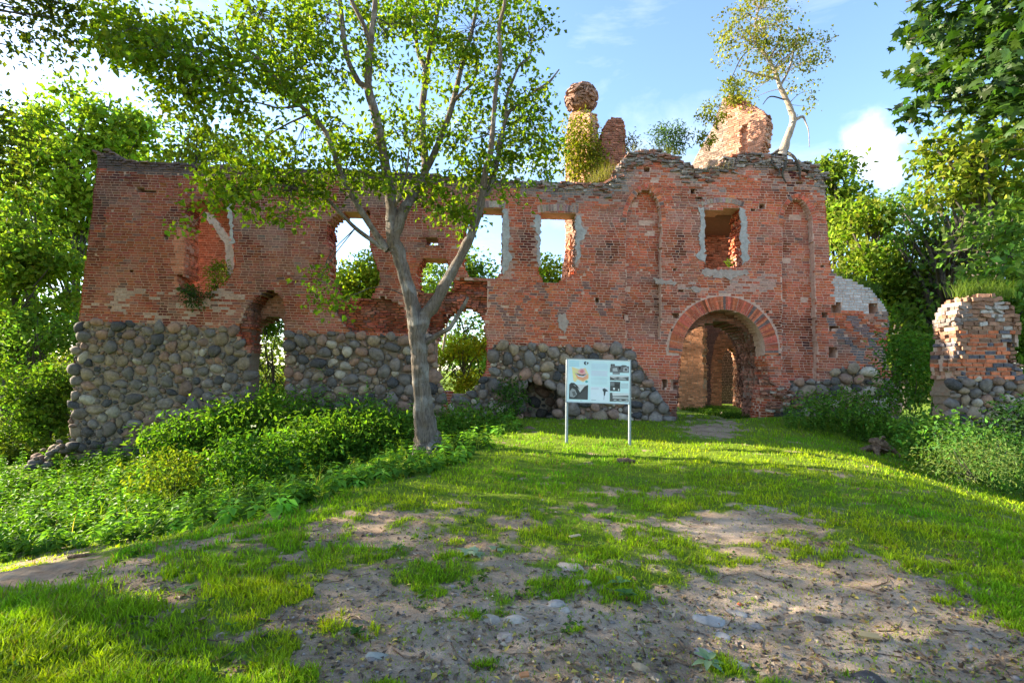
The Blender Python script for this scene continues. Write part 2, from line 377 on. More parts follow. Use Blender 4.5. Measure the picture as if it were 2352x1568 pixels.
# ------------------------------------------------------------------ masonry
class Plane:
    """a wall face: u along it, w into it, v up"""
    def __init__(s, O, ang=0.0, tilt=0.0):
        s.O = np.array(O, float); s.U = np.array([math.cos(ang), math.sin(ang), -tilt]); s.N = np.array([-math.sin(ang), math.cos(ang), 0]); s.V = np.array([0, 0, 1.0])
    def uv(s, px, py):
        d = ray_dir(px, py); t = ((s.O - EYEP) @ s.N) / (d @ s.N); q = EYEP + d * t[..., None] - s.O
        u = (q @ np.array([s.U[0], s.U[1], 0])); v = q[..., 2] - u * s.U[2]
        return u, v
    def w(s, u, w, v):
        u = np.asarray(u, float)[..., None]; w = np.asarray(w, float)[..., None]; v = np.asarray(v, float)[..., None]
        return s.O + u * s.U + w * s.N + v * s.V
    def px(s, u, v): return proj(s.w(u, np.zeros_like(np.asarray(u, float)), v))
def ico(sub=2):
    import bmesh
    bm = bmesh.new(); bmesh.ops.create_icosphere(bm, subdivisions=sub, radius=1)
    V = np.array([v.co[:] for v in bm.verts]); F = np.array([[v.index for v in f.verts] for f in bm.faces]); bm.free(); return V, F
ICO2 = ico(2); ICO3 = ico(3)
def pebble_shape(r, rng, flat=0.8, front=None, base=ICO2):
    V, F = base; k = rng.normal(size=(3, 3)) * 1.3; ph = rng.random(3) * 6
    amp = 1 + .10 * np.sin(V @ k[0] + ph[0]) + .08 * np.sin(V @ k[1] * 2 + ph[1]) + .05 * np.sin(V @ k[2] * 3 + ph[2])
    V = V * amp[:, None]
    # facet: press two random sides a little flat, as split field stones have
    for _ in range(7):
        d = nrm(rng.normal(size=3) * np.array([1, .7, 1])); q = V @ d; lim = rng.uniform(.58, .86); V = V - np.maximum(q - lim, 0)[:, None] * d * .85
    return V * np.asarray(r)[None], F
STONE_PAL = np.array([(.20, .185, .17), (.165, .15, .14), (.075, .075, .08), (.25, .17, .135), (.29, .23, .165), (.37, .335, .28), (.23, .20, .18), (.13, .12, .115), (.30, .19, .14), (.20, .17, .15)])
def pick_stone(n, rng, dark=1.0):
    c = STONE_PAL[rng.integers(0, len(STONE_PAL), n)] * rng.uniform(.8, 1.2, (n, 1)) * dark * .86 * np.array([1.05, .98, .90])
    return c

def masonry(root, plane, outer, holes=(), stones=(), recess=(), thick=.8, tint=None, nsingle=300, course=.098, seed=1, rag=.022, stone_kw=None,
            core_tint=(.47, .33, .265), miss=.003, skip=(), reveal=True, proud=.004, chaos=None, nstone=300, keep=None, crisp=()):
    rng = np.random.default_rng(seed)
    uu, vv = plane.uv(np.array([p[0] for p in outer], float), np.array([p[1] for p in outer], float))
    u0_, u1_, v0_, v1_ = uu.min() - .2, uu.max() + .2, vv.min() - .1, vv.max() + .2
    def inside(u, v, jit=True):
        if jit:
            du = (vnoise(u * 3.1, v * 3.1, seed) - .5) * 2 * rag; dv = (vnoise(u * 3.1 + 50, v * 3.1, seed) - .5) * 2 * rag
        else: du = dv = 0
        px, py = plane.px(u + du, v + dv); ok = pip(px, py, outer)
        for q in holes: ok &= ~pip(px, py, q)
        return ok, px, py
    # --- brick cells, course by course
    rows = np.arange(v0_, v1_, course); cu, cv, cl = [], [], []
    for v in rows:
        n = int((u1_ - u0_) / .15) + 4
        ln = rng.choice([.285, .285, .285, .14], n) * rng.uniform(.93, 1.07, n)
        e = u0_ - rng.random() * .3 + np.cumsum(ln); c = e - ln / 2; k = c < u1_
        cu.append(c[k]); cl.append(ln[k]); cv.append(np.full(k.sum(), v))
    cu, cv, cl = map(np.concatenate, (cu, cv, cl))
    # trim each brick to the part of it that lies in the wall; sharp-edged recesses are laid separately from the face round them
    fr = np.linspace(-.46, .46, 7); SU = cu[:, None] + fr[None] * cl[:, None]; SV = np.repeat(cv[:, None], 7, 1)
    okA, p7x, p7y = inside(SU, SV)
    for q in list(stones) + list(skip): okA &= ~pip(p7x, p7y, q)
    inr = [pip(p7x, p7y, q) for q, _ in crisp]; face = okA.copy()
    for r in inr: face &= ~r
    parts = []
    for ok7, dep in [(face, 0.0)] + [(okA & r, d) for r, (_, d) in zip(inr, crisp)]:
        run = np.zeros(len(cu), int); best = np.zeros(len(cu), int); bend = np.zeros(len(cu), int)
        for k in range(7):
            run = np.where(ok7[:, k], run + 1, 0); up = run > best; best = np.where(up, run, best); bend = np.where(up, k, bend)
        part = best < 7; mid_ = fr[np.clip(bend - best + 1, 0, 6)] * .5 + fr[bend] * .5
        g = (best >= 2) & (rng.random(len(cu)) > miss)
        parts.append((np.where(part, cu + mid_ * cl, cu)[g], cv[g], np.where(part, cl * best / 7, cl)[g], np.full(g.sum(), dep)))
    cu, cv, cl, wdc = [np.concatenate(z) for z in zip(*parts)]; ok = np.ones(len(cu), bool); px, py = plane.px(cu, cv)
    n = len(cu)
    wd = wdc.copy()
    for q, dep in recess:
        r = pip(px, py, q); wd = np.where(r, dep if not callable(dep) else dep(cu, cv), wd)
    ch = np.zeros(n) if chaos is None else chaos(px, py)
    wj = wd - proud * rng.uniform(.1, 1.4, n) + np.maximum(ch - .1, 0) * rng.uniform(-.09, .015, n)
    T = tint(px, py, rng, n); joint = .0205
    def bricks(cu, cv, cl, w0, dep, T, ch):
        n = len(cu); hw = (cl - joint) / 2; hh = np.full(n, (course - joint) / 2)
        hh = hh * (1 + ch * rng.uniform(-.35, .25, n)); a = rng.normal(0, .012, n) + ch * rng.normal(0, .13, n)
        yaw = rng.normal(0, .01, n) + ch * rng.normal(0, .2, n)
        cor = np.array([(-1, 0, -1), (1, 0, -1), (1, 0, 1), (-1, 0, 1), (-1, 1, -1), (1, 1, -1), (1, 1, 1), (-1, 1, 1)], float)
        lu = cor[None, :, 0] * hw[:, None] * rng.uniform(.96, 1.0, (n, 8)); lv = cor[None, :, 2] * hh[:, None] * rng.uniform(.9, 1.04, (n, 8)); lw = cor[None, :, 1] * dep
        u = cu[:, None] + lu * np.cos(a)[:, None] - lv * np.sin(a)[:, None]; v = cv[:, None] + lv * np.cos(a)[:, None] + lu * np.sin(a)[:, None]
        w = w0[:, None] + lw + lu * yaw[:, None] + rng.uniform(-.003, .003, (n, 8))
        return plane.w(u, w, v)
    BF = np.array([[0, 1, 2, 3], [0, 4, 5, 1], [1, 5, 6, 2], [2, 6, 7, 3], [3, 7, 4, 0]])
    VB = bricks(cu, cv, cl, wj, .11, T, ch)
    dist = np.linalg.norm(plane.w(cu, wj, cv) - EYEP, axis=1); inframe = (px > 5) & (px < 2345) & (py > 5) & (py < 1560)
    size = np.where(inframe, cl / dist, 0) * (.85 + .3 * rng.random(n))
    if keep is not None: size = size * keep(px, py)
    idx = np.argsort(-size)[:nsingle]; rest = np.ones(n, bool); rest[idx] = False
    bag = Bag()
    def addb(VBs, Ts):
        k = len(VBs); bag.add(VBs.reshape(-1, 3), (np.arange(k)[:, None, None] * 8 + BF[None]).reshape(-1, 4), np.repeat(Ts, 8, 0))
    addb(VB[rest], T[rest])
    if reveal:
        e = np.zeros(n, bool)
        for du, dv in ((.22, 0), (-.22, 0), (0, course * 1.6), (0, -course * 1.6)):
            e |= ~inside(cu + du, cv + dv)[0]
        k = 0; wo = .13
        while wo < thick - .06:
            nn = e.sum(); Vr = bricks(cu[e] + rng.normal(0, .035, nn), cv[e], cl[e], wo + rng.uniform(-.01, .01, nn) + np.zeros(nn), .14, T[e], ch[e])
            addb(Vr, T[e] * rng.uniform(.8, 1.15, (nn, 1))); wo += .155
    if bag.n: bag.build("brickwork", M["brick"], root, kind="stuff")
    for i in idx:
        mesh("brick", VB[i], BF, M["brick"], root, tint=np.repeat(T[i][None], 8, 0))
    # --- core: one course-high run of rubble and mortar behind every run of bricks
    us = np.arange(u0_, u1_, .045); core = Bag()
    for v in rows:
        uq = us; vq = np.full(len(us), v); ok, qx, qy = inside(uq, vq)
        ok2 = ok & inside(uq - .05, vq)[0] & inside(uq + .05, vq)[0]
        d = np.zeros(len(us))
        for q, dep in list(recess) + list(crisp):
            r = pip(qx, qy, q); d = np.where(r, np.round((dep if not callable(dep) else dep(uq, vq)) / .03) * .03, d)
        ist = np.zeros(len(us), bool)
        for q in stones: ist |= pip(qx, qy, q)
        key = np.where(ok2, d + 10.0 * ist, -1); cut = np.flatnonzero(np.diff(key)) + 1; st = np.concatenate([[0], cut]); en = np.concatenate([cut, [len(us)]])
        for a, b in zip(st, en):
            if key[a] < 0: continue
            ua, ub = us[a] - .02, us[b - 1] + .02; wa = np.floor(key[a]) * 0 + (key[a] % 10) + .003 + rng.uniform(0, .005) + (0 if chaos is None else (.05 if qx[a] > 575 else .025) if key[a] > 9 else .07 * max(0.0, float(chaos(qx[a:b], qy[a:b]).mean()) - .35))
            u_ = np.array([ua, ub, ub, ua] * 2); v_ = v + np.array([-1, -1, 1, 1] * 2) * (course / 2 + .0005); w_ = np.array([wa] * 4 + [thick + rng.uniform(-.03, .03)] * 4)
            core.add(plane.w(u_, w_, v_), BOXF, np.array((core_tint(qx[(a + b - 1) // 2], qy[(a + b - 1) // 2]) if callable(core_tint) else core_tint) if key[a] < 9 else ((.23, .18, .135) if qx[a] < 575 else (.20, .16, .12))) * rng.uniform(.97, 1.03))
    core.build("mortar_core", M["core"], root)
    # --- field stones
    if stones:
        kw = dict(rmin=.035, rmax=.32, pack=.80, dark=None); kw.update(stone_kw or {})
        su, sv, sr = [], [], []
        allp = np.array([p for q in stones for p in q], float); a, b = plane.uv(allp[:, 0], allp[:, 1])
        N = 110000; xs = rng.uniform(a.min(), a.max(), N); ys = rng.uniform(b.min(), b.max(), N)
        okk, qx, qy = inside(xs, ys, False); ins = np.zeros(N, bool)
        for q in stones: ins |= pip(qx, qy, q)
        ins &= okk; xs, ys, qx, qy = xs[ins], ys[ins], qx[ins], qy[ins]
        rr = kw["rmin"] + (kw["rmax"] - kw["rmin"]) * np.linspace(1, 0, len(xs)) ** 2.1 * rng.uniform(.6, 1, len(xs)); rr = np.maximum(rr, kw["rmin"])
        A = np.zeros((0, 3)); keepi = []
        for i in range(len(xs)):
            if len(A):
                dd = np.hypot((A[:, 0] - xs[i]) * .93, (A[:, 1] - ys[i]) * 1.07)
                if (dd < (A[:, 2] + rr[i]) * kw["pack"]).any(): continue
            A = np.vstack([A, (xs[i], ys[i], rr[i])]); keepi.append(i)
        cols = pick_stone(len(A), rng)
        if kw["dark"]: cols = cols * kw["dark"](qx[keepi], qy[keepi])[:, None]
        order = np.argsort(-A[:, 2]); sb = Bag()
        for rank, i in enumerate(order):
            u, v, r = A[i]; asp = rng.uniform(.86, 1.3); Vp, Fp = pebble_shape((r * asp, r * .62, r / asp * rng.uniform(.9, 1.05)), rng)
            an = rng.normal(0, .35); Vp = Vp @ roty(an).T
            fr = (Vp[Fp][:, :, 1].mean(1) < r * .3); Fp = Fp[fr]
            W = plane.w(u + Vp[:, 0], Vp[:, 1] + r * .04 + rng.uniform(-.02, .03), v + Vp[:, 2]); t = np.broadcast_to(cols[i], W.shape)
            if rank < nstone: mesh("stone", W, Fp, M["stone"], root, tint=t, smooth_=True)
            else: sb.add(W, Fp, t)
        sb.build("small_stones", M["stone"], root, smooth_=True, kind="stuff")
    return n, len(A) if stones else 0

# ---- the front wall with its gate tower
FW = Plane((0, 18.8, 0), 0, .015)
OUT = [(140, 1150), (152, 1060), (163, 930), (170, 830), (181, 735), (190, 640), (205, 520), (222, 372), (226, 350), (250, 347), (270, 356), (292, 371), (380, 374), (470, 380), (560, 384), (750, 391), (900, 396), (1050, 403), (1180, 415),
       (1300, 421), (1392, 420), (1412, 404), (1425, 372), (1445, 356), (1470, 346), (1512, 346), (1542, 355), (1585, 380), (1610, 391), (1640, 384), (1665, 363), (1700, 352), (1762, 354), (1800, 361), (1850, 373), (1870, 379), (1893, 402),
       (1898, 480), (1905, 560), (1911, 624), (1928, 634), (1960, 645), (2000, 664), (2025, 690), (2040, 716), (2044, 745), (2038, 790), (2036, 830), (2050, 862), (2063, 890), (2060, 930), (2066, 1010), (1900, 1015), (1500, 1030), (1000, 1060), (600, 1080)]
WIN1 = [(426, 476), (440, 462), (480, 458), (528, 464), (533, 520), (536, 560), (537, 621), (514, 654), (480, 674), (451, 682), (422, 672), (407, 640), (409, 626), (424, 636), (425, 560)]
WIN2 = [(754, 512), (770, 496), (800, 486), (848, 484), (847, 560), (865, 613), (872, 641), (860, 668), (849, 687), (776, 687), (757, 641)]
SLIT = [(980, 547), (1003, 547), (1003, 566), (980, 566)]
WIN3 = [(974, 593), (1024, 593), (1031, 614), (1043, 654), (1034, 668), (963, 668), (957, 641), (961, 613)]
WIN4 = [(1070, 496), (1111, 481), (1154, 481), (1152, 622), (1139, 641), (1078, 638), (1065, 608), (1063, 545)]
WIN5 = [(1243, 490), (1321, 490), (1321, 630), (1304, 638), (1278, 649), (1248, 649), (1239, 627), (1239, 559)]
WIN6 = [(1618, 480), (1700, 480), (1700, 615), (1619, 617)]
DOORA = [(572, 940), (574, 870), (572, 830), (578, 800), (572, 740), (575, 705), (590, 682), (615, 668), (632, 670), (648, 688), (655, 712), (653, 760), (651, 795), (659, 806), (661, 890), (658, 990), (573, 990)]
DOORB = [(1000, 870), (1002, 800), (1008, 760), (1020, 735), (1045, 712), (1075, 704), (1100, 715), (1113, 745), (1116, 790), (1115, 850), (1105, 872), (1085, 897), (1050, 906), (1018, 900)]
GATE = [(1562, 862), (1566, 806)] + [(1662 + 95 * math.cos(a), 806 - 95 * math.sin(a)) for a in np.linspace(math.pi, 0, 22)] + [(1762, 850), (1768, 880), (1752, 900), (1748, 950), (1745, 1040), (1536, 1040), (1541, 945), (1558, 930), (1560, 870)]
CAVE = [(1196, 962), (1195, 893), (1206, 880), (1222, 873), (1245, 878), (1262, 886), (1290, 893), (1287, 920), (1280, 962), (1270, 985), (1200, 985)]
def sq(x, y, a=10, b=10): return [(x - a / 2, y - b / 2), (x + a / 2, y - b / 2), (x + a / 2, y + b / 2), (x - a / 2, y + b / 2)]
PUT = [sq(1444, 660, 13, 11), sq(1564, 668, 13, 10), sq(1440, 726, 14, 12), sq(1552, 726, 15, 12), sq(1550, 619, 9, 8), sq(1764, 716, 9, 9), sq(1812, 596, 22, 9), sq(1486, 391, 13, 11), sq(1731, 480, 12, 7), sq(1751, 474, 15, 8), sq(1462, 466, 15, 14),
       sq(1490, 506, 36, 8), sq(1496, 532, 20, 7), sq(1890, 614, 9, 9), sq(1857, 685, 15, 10), sq(1896, 726, 14, 12), sq(1921, 706, 22, 20), sq(2006, 709, 18, 26), sq(1916, 753, 22, 9), sq(1914, 803, 18, 9), sq(1913, 815, 18, 8), sq(1764, 815, 11, 9),
       sq(1789, 814, 10, 8), sq(1526, 882, 12, 20), sq(1548, 884, 16, 26), sq(1835, 494, 26, 10), sq(322, 436, 18, 8), sq(345, 441, 26, 7), sq(1372, 690, 9, 8), sq(1606, 455, 16, 7), sq(1592, 441, 10, 12), sq(1848, 395, 16, 8), sq(1590, 397, 14, 9),
       sq(1836, 420, 18, 7), sq(252, 705, 8, 7), sq(302, 623, 9, 8), sq(381, 545, 9, 7), sq(1545, 760, 8, 7), sq(1502, 770, 12, 6)]
STN = [[(140, 1150), (150, 1060), (165, 900), (181, 737), (300, 742), (400, 748), (536, 754), (548, 790), (575, 812), (576, 870), (573, 940), (573, 1090)],
       [(659, 1080), (661, 890), (657, 800), (662, 770), (688, 763), (800, 766), (940, 771), (1000, 776), (1003, 850), (1018, 900), (1020, 1060)],
       [(1020, 1060), (1040, 905), (1085, 897), (1112, 868), (1128, 860), (1132, 791), (1250, 794), (1450, 799), (1462, 830), (1484, 862), (1500, 890), (1528, 925), (1541, 950), (1540, 1040)],
       [(1800, 1020), (1790, 955), (1798, 915), (1826, 874), (1870, 874), (1912, 878), (1918, 850), (1960, 845), (1990, 852), (2040, 868), (2066, 890), (2066, 1015)]]
NICHE1 = [(1438, 776), (1438, 520), (1440, 492), (1452, 462), (1466, 443), (1481, 433), (1496, 440), (1510, 458), (1518, 486), (1519, 520), (1518, 640), (1517, 776)]
NICHE2 = [(1797, 520), (1797, 506), (1803, 484), (1815, 465), (1829, 455), (1845, 463), (1858, 480), (1866, 502), (1869, 560), (1874, 690), (1880, 880), (1796, 880)]
CUT1 = [(1045, 640), (1075, 640), (1120, 645), (1118, 700), (1112, 740), (1095, 708), (1062, 702), (1030, 715), (1010, 755), (1000, 775), (985, 772), (958, 690), (960, 670), (1040, 668)]
CUT2 = [(770, 688), (850, 688), (880, 680), (925, 700), (940, 765), (800, 760), (770, 720)]
CUT3 = [(545, 757), (560, 715), (575, 690), (590, 680), (575, 705), (572, 740), (577, 800), (560, 800)]
WINSUR = [(1156, 478), (1172, 478), (1174, 560), (1180, 600), (1172, 640), (1153, 640)], [(1226, 495), (1243, 492), (1240, 560), (1242, 627), (1228, 610), (1224, 560)], [(1321, 490), (1334, 490), (1338, 520), (1348, 528), (1346, 546), (1334, 560), (1332, 600), (1321, 628)]
def zig(px, py, pts, wdt):
    d = np.full(np.shape(px), 1e9)
    for (x1, y1), (x2, y2) in zip(pts[:-1], pts[1:]):
        t = np.clip(((px - x1) * (x2 - x1) + (py - y1) * (y2 - y1)) / ((x2 - x1) ** 2 + (y2 - y1) ** 2), 0, 1)
        d = np.minimum(d, np.hypot(px - x1 - t * (x2 - x1), py - y1 - t * (y2 - y1)))
    return d < wdt
def fw_tint(px, py, rng, n):
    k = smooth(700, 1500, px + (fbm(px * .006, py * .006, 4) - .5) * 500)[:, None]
    base = np.array([.26, .066, .036]) * (1 - k) + np.array([.47, .115, .058]) * k  # darker left base paints the tree's shade into the brick colour
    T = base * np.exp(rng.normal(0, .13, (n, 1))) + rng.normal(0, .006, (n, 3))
    # weathering with a shape of its own: broad soot and lichen patches, and rain streaks running down
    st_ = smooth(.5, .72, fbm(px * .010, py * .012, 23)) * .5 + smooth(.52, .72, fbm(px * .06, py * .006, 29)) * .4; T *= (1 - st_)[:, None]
    bl_ = smooth(.56, .74, fbm(px * .012 + 7, py * .016, 41)) * .2; T = T * (1 - bl_[:, None]) + np.array([.40, .22, .17]) * bl_[:, None]
    gl_ = smooth(.55, .75, fbm(px * .016, py * .03, 57)) * .42; T = T * (1 - gl_[:, None]) + np.array([.235, .175, .15]) * gl_[:, None]
    warm = rng.random(n) < .08; T[warm] *= np.array([1.08, 1.3, 1.2])
    grey_ = np.array([.30, .275, .25]); dark = np.array([.105, .09, .085])
    def blend(mask, col, a):
        a = np.broadcast_to(a, (n,)); T[mask] = T[mask] * (1 - a[mask])[:, None] + np.asarray(col) * rng.uniform(.8, 1.2, (mask.sum(), 1)) * a[mask][:, None]
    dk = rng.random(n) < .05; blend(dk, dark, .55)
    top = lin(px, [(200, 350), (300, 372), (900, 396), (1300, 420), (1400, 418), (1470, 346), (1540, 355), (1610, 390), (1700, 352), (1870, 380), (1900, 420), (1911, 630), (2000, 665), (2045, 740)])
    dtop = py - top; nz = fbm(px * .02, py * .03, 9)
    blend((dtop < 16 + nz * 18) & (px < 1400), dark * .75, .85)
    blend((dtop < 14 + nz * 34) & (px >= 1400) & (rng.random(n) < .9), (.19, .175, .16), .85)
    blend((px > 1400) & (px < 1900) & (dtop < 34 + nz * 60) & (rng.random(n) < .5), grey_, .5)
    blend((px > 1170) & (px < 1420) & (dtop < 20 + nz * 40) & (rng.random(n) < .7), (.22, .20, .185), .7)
    blend((px > 1914) & (py > 630) & (py < 712 + (nz - .5) * 30), (.46, .45, .44), .92)
    blend((px > 1560) & (px < 1780) & (py > 628) & (py < 672) & (nz > .42) & (rng.random(n) < .7), (.44, .35, .30), .55)
    blend((px > 1400) & (nz > .62) & (rng.random(n) < .3), (.44, .30, .24), .4)
    blend((px > 180) & (px < 560) & (py > 660) & (py < 745) & (fbm(px * .025, py * .05, 19) > .55) & (rng.random(n) < .6), (.40, .34, .28), .6)
    blend(zig(px, py, [(1118, 660), (1170, 745), (1205, 690), (1240, 655), (1290, 725), (1345, 655), (1385, 718), (1420, 660)], 6) & (rng.random(n) < .85), (.13, .105, .105), .75)
    blend(zig(px, py, [(1150, 790), (1190, 740), (1240, 790), (1295, 735), (1335, 790), (1375, 745), (1400, 790)], 5) & (rng.random(n) < .5), (.16, .12, .12), .55)
    blend((px > 1270) & (px < 1315) & (py > 720) & (py < 770) & (nz > .45), (.50, .46, .46), .7)
    blend((px > 1905) & zig(px, py, [(1905, 740), (1960, 800), (2010, 860)], 9), (.12, .115, .125), .85)
    blend((px > 1905) & zig(px, py, [(1960, 735), (2000, 780), (2040, 840)], 10), (.12, .115, .125), .85)
    blend((px > 1905) & zig(px, py, [(1950, 845), (1990, 800), (2035, 760)], 6), (.14, .13, .135), .8)
    jb = (px > 400) & (px < 430) & (py > 530) & (py < 660); T[jb] = np.array([.46, .16, .09]) * rng.uniform(.7, 1.2, (jb.sum(), 1))  # window jamb bricks coloured bright orange, light painted onto them
    for q in WINSUR: blend(pip(px, py, q), (.42, .33, .28), .6)
    return np.clip(T, .02, .8)
def fw_chaos(px, py):
    top = lin(px, [(200, 350), (300, 372), (900, 396), (1300, 420), (1400, 418), (1470, 346), (1540, 355), (1610, 390), (1700, 352), (1870, 380), (1900, 420), (1911, 630), (2000, 665), (2045, 740)])
    c = .75 * smooth(26, 4, py - top) * (px < 1911); c = np.where((px >= 1400) & (px < 1905), np.maximum(c, .8 * smooth(46, 8, py - top)), c)
    for q in (CUT1, CUT2, CUT3): c = np.where(pip(px, py, q), .9, c)
    c = np.where((px > 1925) & (py > 720) & (py < 800), .45, c)
    return np.maximum(c, .06 + .25 * (fbm(px * .02, py * .02, 77) > .62))
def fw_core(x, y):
    c = float(fw_chaos(np.array([x]), np.array([y]))[0]); k = float(smooth(700, 1500, x)); a = np.array([.42, .26, .19]) * (1 - k) + np.array([.58, .37, .28]) * k  # left mortar darkened along with the shade painted into the bricks
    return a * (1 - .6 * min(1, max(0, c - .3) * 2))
castle = empty("castle_wall", (0, 18.8, 0), "long roofless red brick castle wall on a boulder base with an arched gate tower at its right end", "ruin")
rag_dep = lambda u, v: .10 + .30 * vnoise(u * 2.6, v * 3.5, 88)
RING = [(1662 + 130 * math.cos(a), 806 - 130 * math.sin(a)) for a in np.linspace(math.pi * 1.02, -math.pi * .03, 30)] + [(1757, 812), (1566, 812)]
def ring_poly(apex, half, spring, w):   # outline of a pointed arch band, for leaving bricks out
    (ax, ay), o = apex, []
    return [(ax - half - w, spring), (ax - half * .8 - w, spring - (spring - ay) * .55), (ax - half * .3, ay - w * .6), (ax, ay - w), (ax + half * .4, ay - w * .6), (ax + half * .85 + w, spring - (spring - ay) * .5), (ax + half + w, spring)]
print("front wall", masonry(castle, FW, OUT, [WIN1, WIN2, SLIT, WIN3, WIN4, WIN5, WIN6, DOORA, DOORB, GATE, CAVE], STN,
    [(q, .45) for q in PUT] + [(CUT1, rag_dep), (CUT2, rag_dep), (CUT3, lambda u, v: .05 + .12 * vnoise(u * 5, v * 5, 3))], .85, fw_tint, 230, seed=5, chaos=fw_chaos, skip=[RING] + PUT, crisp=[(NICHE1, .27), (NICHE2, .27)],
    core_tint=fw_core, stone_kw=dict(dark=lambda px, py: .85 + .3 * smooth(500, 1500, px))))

# ---- arch rings: wedge bricks set radially, each a sub-part of its arch
def arch_ring(root, name, plane, path, width, slots, proud, seed, split=True, dep=.14, tint=(.42, .105, .056)):
    """path: (n,2) inner curve in u,v, left to right; bricks stand outward from it"""
    rng = np.random.default_rng(seed); path = np.asarray(path, float)
    sg = np.linalg.norm(np.diff(path, axis=0), axis=1); cs = np.concatenate([[0], np.cumsum(sg)]); L_ = cs[-1]
    sm = lambda s: np.stack([np.interp(s, cs, path[:, 0]), np.interp(s, cs, path[:, 1])], -1)
    bed = Bag(); ns = 40; ss = np.linspace(0, L_, ns); a = sm(ss); tg = nrm(sm(np.minimum(ss + .02, L_)) - sm(np.maximum(ss - .02, 0))); nn = np.stack([-tg[:, 1], tg[:, 0]], -1)
    nn = nrm(np.stack([np.convolve(np.pad(nn[:, k], 3, mode="edge"), np.ones(7) / 7, "valid") for k in (0, 1)], -1))
    o = a + nn * width
    V = np.concatenate([plane.w(q[:, 0], np.full(ns, w), q[:, 1]) for q, w in ((a, -proud + .005), (o, -proud + .005), (a, dep + .2), (o, dep + .2))])
    i = np.arange(ns - 1)
    F = np.concatenate([np.stack([i, i + 1, ns + i + 1, ns + i], -1), np.stack([2 * ns + i, 3 * ns + i, 3 * ns + i + 1, 2 * ns + i + 1], -1), np.stack([i, 2 * ns + i, 2 * ns + i + 1, i + 1], -1), np.stack([ns + i, ns + i + 1, 3 * ns + i + 1, 3 * ns + i], -1)])
    ring = mesh(name, V, F, M["core"], root, tint=np.broadcast_to((.56, .37, .29), V.shape))
    BF = np.array([[0, 1, 2, 3], [0, 4, 5, 1], [1, 5, 6, 2], [2, 6, 7, 3], [3, 7, 4, 0]])
    st = L_ / slots
    for k in range(slots):
        s0, s1 = k * st + .010, (k + 1) * st - .010
        cuts = [0, rng.choice([.36, .64]), 1] if split else [0, 1]
        if split and rng.random() < .25: cuts = [0, 1]
        p0, p1 = sm(np.array([s0, s1])); f = np.interp([s0, s1], ss, np.arange(ns)); n0 = nn[int(f[0])]; n1 = nn[min(int(f[1]) + 1, ns - 1)]
        T = np.array(tint) * np.exp(rng.normal(0, .2)) * np.array([1, rng.uniform(.9, 1.25), rng.uniform(.9, 1.2)])
        if rng.random() < .12: T = np.array([.16, .11, .095])
        for c0, c1 in zip(cuts[:-1], cuts[1:]):
            e0, e1 = c0 * width + .006, c1 * width - .006
            q = [p0 + n0 * e0, p1 + n1 * e0, p1 + n1 * e1, p0 + n0 * e1]; u = np.array([a_[0] for a_ in q] * 2); v = np.array([a_[1] for a_ in q] * 2)
            w = np.array([-proud + rng.uniform(-.012, -.001)] * 4 + [dep] * 4) + rng.uniform(-.003, .003, 8)
            tt = T * rng.uniform(.85, 1.15)
            mesh("brick", plane.w(u, w, v), BF, M["brick"], ring, tint=np.broadcast_to(tt, (8, 3)))
    return ring
def px_path(plane, pts, n=40):
    c = catmull(np.array([(a, b, 0) for a, b in pts], float), n); u, v = plane.uv(c[:, 0], c[:, 1]); return np.stack([u, v], -1)
gp = [(1662 + 95 * math.cos(a), 806 - 95 * math.sin(a)) for a in np.linspace(math.pi * 1.02, -math.pi * .03, 15)]
arch_ring(castle, "gate_arch", FW, px_path(FW, gp), .50, 66, .014, 3)
arch_ring(castle, "niche_arch", FW, px_path(FW, [(1438, 508), (1442, 482), (1455, 455), (1468, 441), (1482, 432), (1497, 440), (1510, 458), (1517, 482), (1519, 508)]), .17, 26, .032, 4, split=False)
arch_ring(castle, "niche_arch", FW, px_path(FW, [(1797, 516), (1801, 488), (1813, 467), (1829, 455), (1845, 463), (1858, 482), (1867, 508)]), .165, 22, .032, 5, split=False)
arch_ring(castle, "lintel_arch", FW, px_path(FW, [(1236, 489), (1258, 486), (1282, 485), (1306, 487), (1328, 490)]), .27, 15, .012, 6, split=False, tint=(.30, .19, .15))
arch_ring(castle, "lintel_arch", FW, px_path(FW, [(1612, 474), (1635, 468), (1660, 466), (1685, 469), (1706, 476)]), .20, 14, .012, 7, split=False, tint=(.32, .21, .17))
arch_ring(castle, "lintel_arch", FW, px_path(FW, [(1095, 480), (1118, 477), (1140, 477), (1160, 479)]), .25, 9, .012, 8, split=False, tint=(.28, .20, .17))
